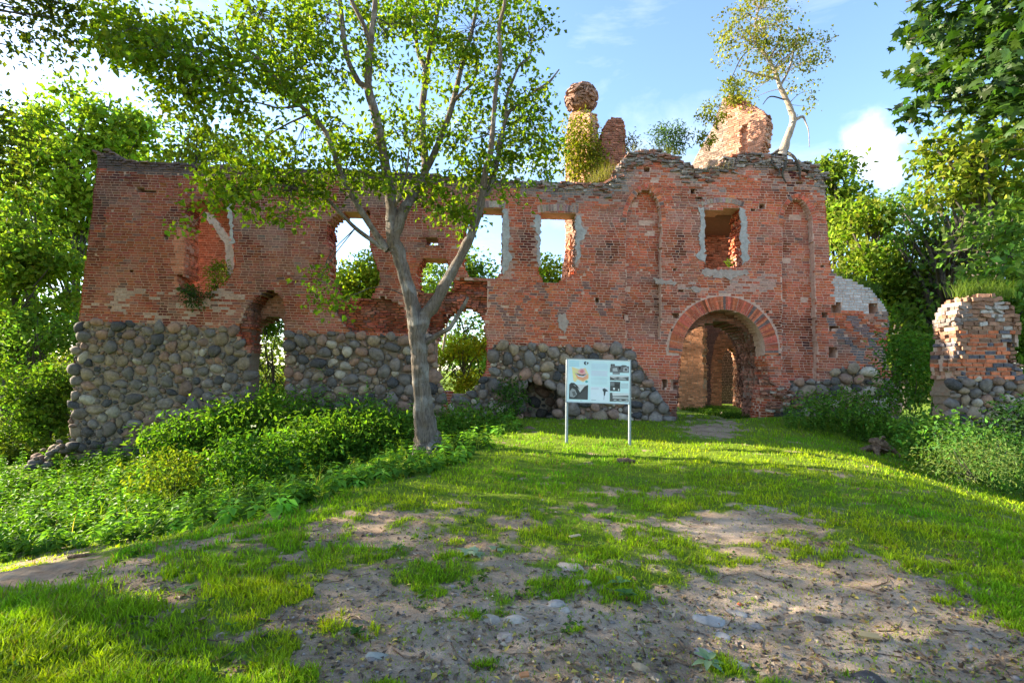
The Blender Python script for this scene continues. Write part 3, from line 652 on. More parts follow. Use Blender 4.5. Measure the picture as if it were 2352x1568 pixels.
# lime render left round the windows: thin irregular sheets with an edge
def render_patch(root, plane, pts, seed, col=(.42, .415, .40), th=.012):
    rng = np.random.default_rng(seed); pts = np.array(pts, float); q = []
    for i in range(len(pts)):
        a, b = pts[i], pts[(i + 1) % len(pts)]; n = max(2, int(np.hypot(*(b - a)) / 5))
        for t in np.linspace(0, 1, n, endpoint=False): q.append(a + (b - a) * t + rng.normal(0, 1.9, 2))
    q = np.array(q); u, v = plane.uv(q[:, 0], q[:, 1]); n = len(q)
    V = np.concatenate([plane.w(u, np.full(n, -.016 - th), v), plane.w(u, np.full(n, .03), v), plane.w(np.array([u.mean()]), np.array([-.018 - th]), np.array([v.mean()]))])
    import mathutils
    from mathutils.geometry import tessellate_polygon
    tri = np.array(tessellate_polygon([[Vector((a, b, 0)) for a, b in zip(u, v)]]))
    i = np.arange(n); j = (i + 1) % n
    c = np.cross(V[tri[:, 1]] - V[tri[:, 0]], V[tri[:, 2]] - V[tri[:, 0]]) @ plane.N; tri[c > 0] = tri[c > 0][:, ::-1]
    mesh("lime_render", V[:-1], [tri, np.stack([i, n + i, n + j, j], -1)], M["render"], root, tint=np.broadcast_to(col, (2 * n, 3)))
for k, pts in enumerate([[(1605, 478), (1618, 477), (1619, 560), (1620, 606), (1607, 601), (1600, 588), (1609, 574), (1604, 540), (1610, 510)], [(1700, 476), (1712, 480), (1716, 515), (1714, 540), (1722, 560), (1716, 575), (1722, 598), (1708, 607), (1701, 590)],
                         [(1155, 482), (1165, 480), (1170, 530), (1168, 575), (1176, 592), (1166, 620), (1154, 630)], [(1230, 494), (1243, 494), (1241, 560), (1242, 612), (1232, 600), (1234, 545), (1226, 520)],
                         [(1322, 494), (1332, 493), (1336, 520), (1348, 530), (1344, 545), (1331, 556), (1332, 592), (1322, 606)], [(520, 468), (534, 466), (536, 520), (538, 560), (530, 560), (527, 510)],
                         [(1612, 617), (1650, 620), (1714, 621), (1722, 630), (1680, 641), (1630, 636), (1610, 628)], [(1500, 640), (1545, 645), (1562, 650), (1550, 656), (1510, 652)], [(1580, 658), (1604, 659), (1612, 668), (1596, 672)], [(1280, 722), (1300, 724), (1304, 748), (1296, 766), (1284, 750)]]):
    render_patch(castle, FW, pts, 40 + k, (.40, .375, .345) if k < 6 else (.40, .31, .26))
# the broken top of the wall: flat coping stones and bricks lying loose, course upon course
TOP = [(224, 349), (262, 347), (296, 371), (470, 380), (750, 391), (1050, 403), (1300, 421), (1392, 420), (1414, 402), (1425, 372), (1470, 347), (1512, 346), (1542, 355), (1585, 380), (1610, 391), (1640, 384), (1665, 363), (1700, 353), (1800, 361), (1870, 379), (1893, 402)]
rng = np.random.default_rng(31); ta = np.array(TOP, float); k = 0
sd = np.concatenate([[0], np.cumsum(np.hypot(*np.diff(ta, axis=0).T))]); pos = 0.0; cop = Bag(); ncop = 0
while pos < sd[-1]:
    x = np.interp(pos, sd, ta[:, 0]); y0 = np.interp(pos, sd, ta[:, 1]); big = x > 1160
    for lay in range(rng.integers(4, 8) if x > 1390 else (3 if big else rng.integers(1, 3))):
        ln = rng.uniform(.18, .36) if big else rng.uniform(.16, .3); hh = rng.uniform(.06, .105)
        u, v = FW.uv(np.array([x + rng.normal(0, 5)]), np.array([y0 + 1 + lay * rng.uniform(5, 8) + rng.uniform(-2, 2)]))
        V, F = box((0, 0, 0), (ln, rng.uniform(.24, .36), hh), rotz(rng.normal(0, .3)) @ roty(rng.normal(0, .12)) @ rotx(rng.normal(0, .08)))
        V = V * rng.uniform(.68, 1.08, V.shape) + FW.w(u, np.array([.10 - rng.uniform(0, .07)]), v)
        c = (np.array([.27, .225, .19]) if rng.random() < .7 else np.array([.28, .13, .09])) * rng.uniform(.45, 1.3) if x > 1160 else np.array([.13, .08, .06]) * rng.uniform(.6, 1.4)
        if ncop < 260 and lay < 4: mesh("coping_stone", V, F, M["cap"], castle, tint=np.broadcast_to(c, V.shape)); ncop += 1
        else: cop.add(V, F, c)
    pos += rng.uniform(13, 22) if big else rng.uniform(26, 50)
cop.build("coping_rubble", M["cap"], castle, kind="stuff")
# eroded brickwork spilling out at the foot of the gate's right jamb and at the far left corner
rng = np.random.default_rng(8)
for k in range(48):
    x = rng.uniform(1752, 1832); t = (x - 1752) / 80; y = rng.uniform(865 + 45 * t, 945); u, v = FW.uv(np.array([x]), np.array([y]))
    V, F = box((0, 0, 0), (rng.uniform(.16, .3), rng.uniform(.14, .3), .08), rotz(rng.normal(0, .5)) @ roty(rng.normal(.12, .2)) @ rotx(rng.normal(0, .15)))
    V = V * rng.uniform(.85, 1.05, V.shape) + FW.w(u, np.array([-rng.uniform(-.05, .16) - .15 * max(0, (y - 900) / 50)]), v)
    c = np.array([.24, .115, .075]) * rng.uniform(.6, 1.4) if rng.random() < .75 else np.array([.34, .28, .22])
    mesh("brick", V, F, M["brick"], castle, tint=np.broadcast_to(c, V.shape))
# back of the left window's recess, back of the hole low in the boulder base
def wall_in(root, Y, outer, seed, tint, thick=.4, **k):
    return masonry(root, Plane((0, Y, 0), 0, .015), outer, thick=thick, tint=tint, seed=seed, nsingle=k.pop("nsingle", 0), nstone=k.pop("nstone", 0), **k)
flat = lambda col, s=.22: (lambda px, py, rng, n: np.clip(np.array(col) * np.exp(rng.normal(0, s, (n, 1))), .02, .8))
wall_in(castle, 20.75, [(400, 440), (575, 440), (575, 780), (400, 780)], 51, flat((.30, .115, .075)), reveal=False)
wall_in(castle, 19.67, [(1170, 850), (1310, 850), (1310, 1010), (1170, 1010)], 52, flat((.12, .08, .06)), stones=[[(1170, 850), (1310, 850), (1310, 1010), (1170, 1010)]], stone_kw=dict(rmin=.07, rmax=.3, dark=lambda a, b: .5 + 0 * a), reveal=False, core_tint=(.1, .085, .07))  # stones and core darkened: the hole's shade is put into their colour
V, F = box(tuple((P(480, 462, 18.8) + np.array([0, 1.75, .3]))), (2.4, 1.75, .4)); mesh("recess_soffit", V, F, M["core"], castle, tint=np.broadcast_to((.30, .17, .11), V.shape))
render_patch(castle, Plane((0, 19.2, 0), 0, .015), [(474, 490), (492, 496), (516, 530), (534, 560), (540, 580), (539, 628), (526, 632), (521, 600), (519, 562), (496, 528), (476, 506)], 61, (.56, .40, .34), .06)
wall_in(castle, 19.67, [(540, 1010), (540, 640), (700, 640), (700, 1010)], 55, flat((.27, .12, .085), .25), 1.0, holes=[[(560, 1010), (562, 800), (578, 745), (622, 726), (642, 726), (652, 740), (654, 800), (656, 1010)]], core_tint=(.34, .24, .19), rag=.04)
# the gate passage: a second, narrower arch behind the front one
g2 = [(1556, 1000), (1560, 820), (1570, 782), (1588, 758), (1614, 744), (1645, 738), (1684, 742), (1716, 765), (1736, 806), (1744, 860), (1744, 1000)]
wall_in(castle, 19.72, [(1510, 1000), (1510, 690), (1800, 690), (1800, 1000)], 53, flat((.26, .115, .08), .3), 1.5, holes=[g2], rag=.05, chaos=lambda a, b: .3 + 0 * a, nsingle=40, core_tint=(.26, .19, .15))
# vault slab and inner wall seen through the tower window
u_, v_ = FW.uv(np.array([1600.]), np.array([476.])); z_ = FW.w(u_, np.array([0.]), v_)[0, 2]
V, F = box((8.3, 21.3, z_ + .25), (4.2, 3.2, .5)); mesh("vault_slab", V, F, M["core"], castle, tint=np.broadcast_to((.2, .12, .09), V.shape))
wall_in(castle, 22.6, [(1570, 680), (1570, 500), (1612, 512), (1640, 527), (1668, 545), (1730, 556), (1730, 680)], 54, flat((.34, .15, .10), .3), holes=[[(1668, 640), (1676, 592), (1690, 574), (1694, 640)]], chaos=lambda a, b: .75 + 0 * a)

# ---- walls standing behind the front
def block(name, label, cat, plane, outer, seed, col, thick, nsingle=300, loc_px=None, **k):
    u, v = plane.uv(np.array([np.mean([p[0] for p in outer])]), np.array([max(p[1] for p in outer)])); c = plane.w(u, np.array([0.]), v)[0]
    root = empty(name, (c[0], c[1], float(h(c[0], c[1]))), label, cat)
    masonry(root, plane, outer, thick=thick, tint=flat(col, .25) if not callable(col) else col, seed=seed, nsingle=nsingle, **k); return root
cross = Plane((2.22, 19.7, 0), -math.pi / 2, 0)
zz = [(19.68, -.5), (19.68, 7.1), (21.4, 6.9), (22.6, 6.5), (23.4, 5.6), (23.1, 4.8), (23.8, 3.9), (24.0, 2.8), (24.4, 1.6), (24.2, -.5)]
cp = [tuple(map(float, proj(np.array([2.22, y, z])))) for y, z in zz]
block("cross_wall", "sunlit brick cross wall running back from the window beside the tower", "wall", cross, cp, 61, (.46, .20, .12), .7, chaos=lambda a, b: .5 + 0 * a, rag=.06)
block("chimney_stack", "tall slim ivy-hung brick chimney stack carrying a bulbous top behind the wall", "chimney", Plane(P(1335, 400, 25.5), -.75), [(1298, 640), (1298, 330), (1304, 275), (1312, 252), (1356, 252), (1358, 320), (1368, 400), (1372, 640)], 62, (.45, .25, .16), .7, 200, chaos=lambda a, b: .35 + 0 * a, rag=.05, core_tint=(.42, .31, .23))
block("brick_pier", "broken brick pier with one sunlit side standing right of the bulb-topped chimney", "pier", Plane((0, 25.2, 0)), [(1366, 640), (1366, 420), (1374, 370), (1382, 310), (1392, 280), (1404, 270), (1418, 267), (1432, 272), (1437, 300), (1438, 350), (1448, 420), (1452, 640)], 63, (.27, .12, .08), 1.7, 250, chaos=lambda a, b: .7 + 0 * a, rag=.06)
block("tower_fragment", "jagged fragment of the rear tower wall, tallest masonry behind the gate tower", "ruin", Plane(P(1690, 300, 24.5), -.85), [(1560, 640), (1572, 400), (1590, 376), (1612, 336), (1630, 305), (1648, 258), (1660, 226), (1676, 214), (1700, 222), (1722, 236), (1738, 248), (1758, 258), (1763, 280), (1756, 322), (1748, 345), (1752, 420), (1756, 640)], 64,
      lambda px, py, rng, n: np.clip(np.where((px < 1668)[:, None], np.array([.30, .22, .17]), np.array([.42, .21, .14])) * np.exp(rng.normal(0, .25, (n, 1))), .03, .8), .75, 300, chaos=lambda a, b: np.where(b < 250, .6, .3), rag=.035, recess=[([(1698, 292), (1718, 284), (1718, 420), (1698, 420)], .28)])
block("courtyard_pier", "pier with sunlight put into its orange colour, seen through the left half of the gate", "pier", Plane(P(1600, 860, 25.5), -.55), [(1558, 1000), (1560, 800), (1568, 768), (1584, 750), (1602, 743), (1614, 748), (1617, 800), (1614, 1000)], 65, (.52, .25, .13), .9, 120, rag=.06, chaos=lambda a, b: .15 + 0 * a, core_tint=(.42, .30, .20))  # orange brick colour stands in for sunlight on the pier
ga = [(1634, 1000), (1634, 830), (1641, 792), (1653, 766), (1666, 751), (1684, 768), (1702, 800), (1710, 1000)]
block("pointed_arch_wall", "inner courtyard wall with a pointed arch, deep inside the gate", "wall", Plane((0, 27.2, 0)), [(1560, 1000), (1560, 690), (1790, 690), (1790, 1000)], 66, (.13, .06, .042), .7, 120, holes=[ga], rag=.04, core_tint=(.15, .10, .08))  # dark brick colour paints this wall as lying in shade
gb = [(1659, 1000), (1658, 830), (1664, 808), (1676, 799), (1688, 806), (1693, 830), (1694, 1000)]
block("doorway_wall", "orange brick wall with a small round-headed doorway, beyond the pointed arch", "wall", Plane((0, 29.6, 0)), [(1600, 1000), (1600, 700), (1760, 700), (1760, 1000)], 67, (.60, .25, .13), .6, 120, holes=[gb], rag=.03, core_tint=(.40, .25, .17))  # bright orange paints light into this wall's brick colour
block("rear_wall", "rear wall with shade put into its colour, glimpsed through the small round-headed doorway", "wall", Plane((0, 32, 0)), [(1630, 1000), (1630, 740), (1730, 740), (1730, 1000)], 68, (.05, .035, .028), .5, 40)  # near-black brick stands in for the darkness inside the doorway
# bulb of weathered bricks on the chimney
bulb = empty("chimney_bulb", tuple(P(1335, 262, 25.6)), "round bulb of jutting weathered bricks on top of the slim chimney stack", "chimney top")
rng = np.random.default_rng(71); c0 = P(1335, 227, 25.6); Rb = .80
Vp, Fp = pebble_shape((Rb * .93, Rb * .93, Rb * .85), rng, base=ICO3); mesh("rubble_core", Vp + c0, Fp, M["core"], bulb, tint=np.broadcast_to((.22, .14, .10), Vp.shape))
for k in range(240):
    d = nrm(rng.normal(size=3) * np.array([1, 1, .9])); 
    if d[2] < -.75: continue
    ax = nrm(np.cross(d, rng.normal(size=3) + np.array([0, 0, 1.5]))); R = np.stack([ax, d, np.cross(ax, d)], 1)
    V, F = box((0, 0, 0), (.27, .16, .085)); V = V * rng.uniform(.8, 1.1, V.shape); V = V @ (R @ roty(rng.normal(0, .3))).T + c0 + d * Rb * np.array([1, 1, .9]) * rng.uniform(.9, 1.03)
    mesh("brick", V, F, M["brick"], bulb, tint=np.broadcast_to(np.array([.25, .15, .11]) * rng.uniform(.6, 1.5), V.shape))
# detached wall stub on the right
def frag_tint(px, py, rng, n):
    T = np.array([.44, .135, .065]) * np.exp(rng.normal(0, .22, (n, 1))) * np.ones((n, 3)); nz = fbm(px * .03, py * .03, 5)
    edge = np.maximum(smooth(2240, 2196, px + (py - 780) * .2), smooth(800, 740, py)); edge = np.maximum(edge, smooth(2310, 2335, px))
    m_ = rng.random(n) < edge; T[m_] = np.array([.27, .15, .10]) * rng.uniform(.6, 1.3, (m_.sum(), 1))  # worn edge bricks tinted darker, putting shade into their colour
    m_ = (py < 745) & (px < 2235) & (rng.random(n) < .7); T[m_] = np.array([.20, .165, .15]) * rng.uniform(.7, 1.2, (m_.sum(), 1))
    w = ((px - 2278) / 26) ** 2 + ((py - 725) / 26) ** 2 < 1 + nz; w |= ((px - 2325) / 24) ** 2 + ((py - 765) / 22) ** 2 < 1; w &= rng.random(n) < .6; T[w] = np.array([.40, .36, .33]) * rng.uniform(.85, 1.1, (w.sum(), 1))
    d = (np.abs(((px - 2240) / 30 + (py - 800) / 30) % 2 - 1) < .25) | (np.abs(((px - 2240) / 30 - (py - 800) / 30) % 2 - 1) < .25)
    d &= (rng.random(n) < .6) & (py > 760); T[d] = np.array([.10, .095, .11]) * rng.uniform(.8, 1.3, (d.sum(), 1)); return T
FR = Plane((11.5, 14, 0), 0.0, -.01)
block("wall_stub", "detached orange brick wall stub on a boulder base at the right edge, tufted with grass", "ruin", FR,
      [(2188, 1060), (2184, 866), (2182, 828), (2190, 786), (2196, 742), (2200, 704), (2212, 688), (2232, 681), (2258, 677), (2300, 681), (2320, 694), (2338, 714), (2347, 748), (2346, 807), (2354, 880), (2356, 1060)], 72, frag_tint, .72, 300,
      course=.113, stones=[[(2188, 1060), (2186, 890), (2186, 870), (2230, 868), (2320, 872), (2352, 888), (2356, 1060)]], stone_kw=dict(rmin=.06, rmax=.24), rag=.085, core_tint=(.40, .30, .24), chaos=lambda px, py: np.clip(np.maximum.reduce([.32 + 0 * px, smooth(2250, 2205, px), smooth(780, 730, py), smooth(2305, 2330, px)]), 0, 1), recess=[([(2312, 780), (2336, 770), (2346, 800), (2340, 850), (2318, 830)], .22)])
# fallen rubble where the far left corner has crumbled
rng = np.random.default_rng(75)
for k in range(26):
    px, py = rng.uniform(60, 168), 0; py = 1000 + (165 - px) * .75 + rng.uniform(-20, 28); q = P(px, py, rng.uniform(17.6, 18.7)); q[2] = max(q[2], h(q[0], q[1]) - .02)
    r = rng.uniform(.09, .24); V, F = pebble_shape((r * 1.2, r, r * .8), rng); c = pick_stone(1, rng, .75)[0]
    o = mesh("rubble_stone", V + q, F, M["stone"], tint=np.broadcast_to(c, V.shape), smooth_=True)
    tagit(o, "dark fallen stone in the rubble heap at the wall's crumbled left corner", "stone", "stones of the rubble heap at the left corner")

# ------------------------------------------------------------------ trees
def poly_px(pts, Y):
    """picture polyline with its own depth per point -> world points"""
    out = []
    for i, p in enumerate(pts): out.append(P(p[0], p[1], p[3] if len(p) > 3 else Y))
    return np.array(out)
def limb(root, name, pts, Y, mat, sides=9, seed=0, lump=.16, flute=.05, n=None, smooth_n=7):
    """pts: (px, py, radius in picture px[, depth])"""
    W = poly_px(pts, Y); sc = np.array([(p[3] if len(p) > 3 else Y) for p in pts]) / FPX
    rad = np.array([p[2] for p in pts]) * sc * ((.64 if name == 'trunk' else .78) if root is tree else 1); k = n or max(8, (len(pts) - 1) * smooth_n)
    C = catmull(W, k); R = np.interp(np.linspace(0, len(pts) - 1, k), np.arange(len(pts)), rad)
    C[1:-1] += RNG.normal(0, .03, (k - 2, 3)) * R[1:-1, None]
    V, F = tube(C, R, sides, lump, seed, True, flute); mesh(name, V, F, mat, root, smooth_=True); return C, R
def clumps(cen, rad, n, rng, shell=.45):
    """clump centres and outward directions in an ellipsoid, thinned by a 3-D unevenness so that gaps show"""
    d = rand_unit(n, rng); r = rng.uniform(shell, 1, n) ** .6; p = cen + d * r[:, None] * np.asarray(rad)
    return p, d
def leaf_cloud(p, d, per, sig, ln, rng, col, jit=.25, droop=.3, maple=False, aspect=.62, upw=.85, ow=.35):
    n = len(p); k = per; pos = np.repeat(p, k, 0) + rng.normal(0, 1, (n * k, 3)) * sig * np.array([1, 1, .62])
    out = nrm(np.repeat(d, k, 0) * .6 + rand_unit(n * k, rng) * .9 + np.array([0, 0, -droop])); up = nrm(np.repeat(d, k, 0) * ow + rand_unit(n * k, rng) * .55 + np.array([0, 0, upw]))
    L_ = ln * rng.uniform(.45, 1.4, n * k); cl = np.exp(rng.normal(0, jit, n)); T = np.repeat(np.asarray(col)[None] * cl[:, None], k, 0) * np.exp(rng.normal(0, jit * .7, (n * k, 1)))
    T = T * np.stack([rng.uniform(.85, 1.35, n * k), np.ones(n * k), rng.uniform(.6, 1.2, n * k)], -1)
    if maple: V, F = maple_leaves(pos, out, up, L_); m_ = len(MAPLE) + 1
    else: V, F = leaf_quads(pos, out, up, L_, L_ * aspect); m_ = 4
    return V, F, np.repeat(T, m_, 0)
def bg_tree(name, label, px, Y, blobs, col, leaf=.26, seed=0, cover=7.5, trunk_r=.3, group=None, bark="bark_dark", sig=.46, cat="tree", base=None, per=20, thin=.445):
    leaf *= 1.25; rng = np.random.default_rng(seed); b = P(px, 900, Y) if base is None else np.array(base, float); b[2] = h(b[0], b[1]) - .1
    root = empty(name, tuple(b), label, cat, group)
    cen = [P(x, y, Y + dz) for x, y, rx, ry, dz in blobs]; rad = [np.array([rx, (rx + ry) * .5, ry]) * (Y + dz) / FPX for x, y, rx, ry, dz in blobs]
    allc = np.array(cen); top = allc[allc[:, 2].argmax()]; mid = allc.mean(0)
    path = np.array([b, b * .6 + np.array([mid[0], mid[1], mid[2]]) * .4 + rng.normal(0, .2, 3), mid, top * .8 + mid * .2 + np.array([0, 0, .3])])
    C = catmull(path, 16); R = np.linspace(trunk_r, trunk_r * .18, 16); R[0] *= 1.35; V, F = tube(C, R, 9, .12, seed); mesh("trunk", V, F, M[bark], root, smooth_=True)
    lb = Bag(); cr = Bag()
    for c, r in zip(cen, rad):
        s = C[4 + int(rng.integers(0, 7))]
        for k in range(4):
            e = c + rand_unit(1, rng)[0] * r * .7; q = catmull(np.array([s, (s + e) / 2 + rng.normal(0, .3, 3) + np.array([0, 0, .35]), e]), 9)
            V, F = tube(q, np.linspace(trunk_r * .33, .02, 9), 5, .1, k); lb.add(V, F)
        vol = max(1, int(cover * math.pi * (r[0] * r[2]) / (leaf * leaf * .35) / per)); p, d = clumps(c, r, int(vol * 1.5), rng)
        keep = vnoise(p[:, 0] * .9 + p[:, 1] * .7, p[:, 2] * 1.1 + p[:, 1] * .4, seed) > thin; p, d = p[keep], d[keep]
        if len(p): cr.add(*leaf_cloud(p, d, per, sig, leaf, rng, col, upw=.3, ow=.8))
    lb.build("branches", M[bark], root, smooth_=True); o = cr.build("crown", M["leaf_far"], root, kind="stuff"); return root

# ---- the big tree in front of the wall
TY = 11.5
tree = empty("boundary_tree", tuple(P(985, 1030, TY)), "large grey-barked tree forking in front of the wall, left of the notice board", "tree")
skel = []
def add_limb(name, pts, sides=9, seed=0, lump=.16, flute=.05, mat="bark"):
    C, R = limb(tree, name, pts, TY, M[mat], sides, seed, lump, flute); skel.append(C); return C
add_limb("trunk", [(990, 1056, 72), (987, 1036, 54), (980, 1005, 42), (973, 960, 35), (968, 900, 27.5), (964, 840, 27), (961, 790, 28), (955, 745, 30), (945, 695, 24), (932, 640, 22), (918, 590, 22), (906, 555, 22), (900, 520, 22), (898, 490, 17)], 24, 1, .16, .12)
for k, (dx, dy, dY) in enumerate([(58, 30, -.5), (-46, 28, -.4), (10, 40, -.9), (70, 14, .3)]):
    limb(tree, "root", [(986, 1008, 20), (986 + dx * .45, 1034 + dy * .2, 15, TY + dY * .4), (986 + dx, 1046 + dy * .6, 6, TY + dY)], TY, M["bark"], 9, 50 + k, .2, .06)
add_limb("branch", [(958, 770, 22), (972, 735, 20), (1004, 685, 17.5), (1029, 641, 15.5), (1056, 592, 14), (1084, 531, 12.5), (1106, 458, 11), (1114, 396, 9, 11.3), (1128, 342, 8, 11.1), (1139, 205, 6.5, 10.9), (1150, 137, 6, 10.8), (1146, 68, 5.5, 10.7), (1158, 14, 5, 10.6), (1166, -50, 4, 10.5)], 12, 2, .18, .06)
add_limb("branch", [(899, 510, 18), (897, 450, 16), (888, 400, 15, 11.3), (868, 290, 13.5, 11), (851, 225, 13, 10.8), (846, 190, 11, 10.7), (852, 95, 9.5, 10.5), (860, 27, 8, 10.4), (864, -40, 6, 10.3)], 11, 3)
add_limb("branch", [(848, 205, 9, 10.7), (822, 185, 8.5, 10.8), (800, 140, 8, 10.8), (791, 100, 8, 10.8), (784, 27, 7, 10.8), (776, -40, 5, 10.8)], 9, 4)
add_limb("branch", [(851, 100, 7, 10.5), (832, 50, 6.5, 10.3), (811, 10, 6, 10.2), (795, -40, 5, 10.1)], 8, 5)
add_limb("branch", [(905, 545, 17), (925, 490, 16), (950, 447, 14, 11.8), (975, 398, 12.5, 12), (972, 328, 11, 12.2), (970, 246, 10, 12.4), (978, 166, 9, 12.5), (961, 123, 6.5, 12.6), (953, 68, 6, 12.6), (947, 0, 5, 12.7), (942, -40, 4, 12.7)], 10, 6)
add_limb("branch", [(977, 172, 7, 12.5), (991, 96, 6, 12.4), (1000, 60, 5.5, 12.3), (1010, 0, 4.5, 12.2)], 8, 7)
add_limb("branch", [(974, 400, 9.5, 12), (1010, 322, 9, 12.3), (1041, 232, 8, 12.6), (1057, 164, 7, 12.8), (1079, 90, 6, 12.9), (1095, 22, 5, 13), (1105, -40, 4, 13)], 9, 8)
add_limb("branch", [(1038, 240, 5.5, 12.6), (1062, 212, 5, 12.5), (1087, 188, 4.5, 12.4), (1098, 140, 3.5, 12.3), (1090, 105, 2.5, 12.2)], 7, 9)
add_limb("branch", [(892, 575, 12), (874, 552, 11), (838, 499, 9.5, 11.2), (797, 430, 8.5, 11), (780, 390, 8, 10.9), (758, 328, 8, 10.7), (742, 295, 7.5, 10.6), (688, 240, 7, 10.4), (633, 180, 6, 10.2), (592, 133, 5, 10), (560, 108, 3.5, 9.9), (535, 70, 2.5, 9.8)], 9, 10)
add_limb("branch", [(880, 570, 8), (865, 560, 7), (810, 518, 5.5, 11.1), (734, 441, 4.6, 10.7), (690, 436, 3.6, 10.5), (640, 425, 2.6, 10.3), (590, 432, 1.8, 10.1)], 7, 11)
add_limb("branch", [(592, 133, 4.5, 10), (551, 145, 4, 9.9), (519, 149, 3.5, 9.8), (462, 170, 2.5, 9.7), (430, 190, 1.6, 9.6)], 7, 12)
add_limb("branch", [(690, 243, 4, 10.4), (640, 248, 3.2, 10.3), (590, 236, 2.5, 10.2), (530, 233, 1.8, 10.1)], 7, 13)
add_limb("branch", [(712, 262, 3.5, 10.5), (660, 285, 2.8, 10.4), (620, 310, 2, 10.3), (590, 345, 1.4, 10.2)], 7, 14)
add_limb("branch", [(1108, 455, 9), (1125, 430, 8, 11.6), (1140, 380, 7, 11.7), (1150, 320, 6.5, 11.8), (1166, 262, 6, 11.9), (1188, 244, 5, 12), (1225, 212, 4.5, 12.1), (1260, 190, 4, 12.2), (1284, 160, 2, 12.3)], 8, 15)
add_limb("branch", [(1160, 275, 4.5, 11.9), (1166, 217, 4.2, 11.9), (1180, 180, 4, 11.8), (1194, 150, 3.6, 11.8), (1214, 135, 3, 11.7), (1221, 118, 1.6, 11.7)], 7, 16)
add_limb("dead_branch", [(950, 812, 12), (964, 803, 11), (980, 786, 9), (1008, 768, 8, 11.4), (1030, 755, 7.5, 11.3), (1045, 735, 7, 11.2), (1064, 704, 6, 11.1), (1075, 683, 3.5, 11)], 8, 17)
add_limb("branch", [(905, 480, 5), (922, 440, 4, 11.2), (935, 390, 3.2, 11), (940, 340, 2.2, 10.9), (952, 300, 1.4, 10.8)], 6, 18)
BL = [(330, 60, 130, 75, 9.6, 1), (420, 110, 150, 95, 9.7, 1), (300, 110, 70, 45, 9.6, .6), (520, 190, 150, 80, 9.9, 1), (430, 245, 80, 40, 9.8, .45), (620, 60, 110, 80, 10.2, .9), (690, 130, 90, 90, 10.6, .75), (560, 270, 110, 50, 10.1, .7), (640, 215, 80, 70, 10.3, .75), (380, 175, 60, 30, 9.7, .5),
      (760, 60, 100, 80, 11, .95), (880, 70, 110, 90, 11, .9), (980, 60, 100, 90, 12, .9), (1090, 60, 120, 85, 12, 1), (1190, 50, 70, 60, 11.5, .8), (770, 190, 70, 80, 10.8, .7), (900, 190, 60, 80, 11.4, .6), (1030, 160, 90, 80, 12.4, .9), (1130, 180, 80, 80, 11.6, .8), (1200, 160, 35, 60, 11.6, .45),
      (700, 330, 90, 60, 10.6, .8), (800, 300, 80, 60, 11, .8), (560, 350, 70, 35, 10.2, .5), (660, 250, 60, 50, 10.3, .7), (920, 310, 80, 70, 11.2, .8), (1020, 300, 80, 75, 12.2, .9), (1120, 310, 90, 80, 11.6, 1), (1225, 310, 65, 95, 11.8, 1), (1180, 390, 90, 40, 11.7, .8), (1230, 230, 50, 50, 12, .7), (1270, 360, 35, 55, 12, .6),
      (560, 405, 100, 45, 10.2, .75), (640, 440, 110, 55, 10.4, .7), (540, 450, 60, 30, 10, .7), (465, 470, 40, 26, 9.9, .45), (432, 530, 24, 16, 9.8, .35), (585, 495, 50, 26, 10.1, .5), (660, 500, 45, 25, 10.3, .4), (800, 400, 80, 55, 10.9, .85), (720, 420, 70, 50, 10.6, .8), (880, 400, 55, 45, 10.9, .6), (850, 345, 60, 50, 10.9, .7),
      (1000, 470, 75, 60, 11.6, .8), (1050, 440, 60, 60, 11.5, .8), (1060, 510, 40, 32, 11.4, .6), (950, 400, 60, 40, 11.3, .55), (1190, 470, 22, 28, 11.3, .55), (1160, 430, 40, 22, 11.4, .5), (735, 655, 38, 48, 10.7, .75), (765, 705, 40, 26, 10.6, .6), (705, 690, 20, 22, 10.7, .5), (1075, 395, 60, 40, 11.5, .7)]
rng = np.random.default_rng(101); SK = np.concatenate(skel); crown = Bag(); tw = Bag(); tot = 0
for x, y, rx, ry, Y, den in BL:
    n = max(2, int(den * rx * ry / (84 if x < 680 else 96))); a = rng.uniform(0, 2 * math.pi, n); r = np.sqrt(rng.random(n)) ; px = x + rx * r * np.cos(a); py = y + ry * r * np.sin(a)
    yy = Y + (.35 if x > 680 and y < 430 else 0) + rng.normal(0, .55, n); keep = vnoise(px * .024 + yy * .6, py * .030 + yy, 5) > .38; px, py, yy = px[keep], py[keep], yy[keep]
    p = P(px, py, yy); c = P(x, y, Y); d = nrm(p - c + np.array([0, 0, .1]))
    if len(p) == 0: continue
    V, F, T = leaf_cloud(p, d, 15, .17, .122, rng, (.095, .172, .014), .26, .35, aspect=.72); crown.add(V, F, T); tot += len(V) // 4
    hub = SK[np.argmin(np.linalg.norm(SK - c, axis=1))]; q = catmull(np.array([hub, (hub + c) / 2 + rng.normal(0, .16, 3) + np.array([0, 0, .18]), c]), 8); tw.add(*tube(q, np.linspace(.013, .005, 8), 5))
    for pi in p[::3]:
        s = q[int(rng.integers(3, 8))]; tw.add(*tube(catmull(np.array([s, (s + pi) / 2 + rng.normal(0, .06, 3), pi]), 5), np.linspace(.008, .003, 5), 4, cap=False))
tw.build("twigs", M["bark_dark"], tree, smooth_=True, kind="stuff"); crown.build("crown", M["leaf"], tree, kind="stuff"); print("main tree leaves", tot)

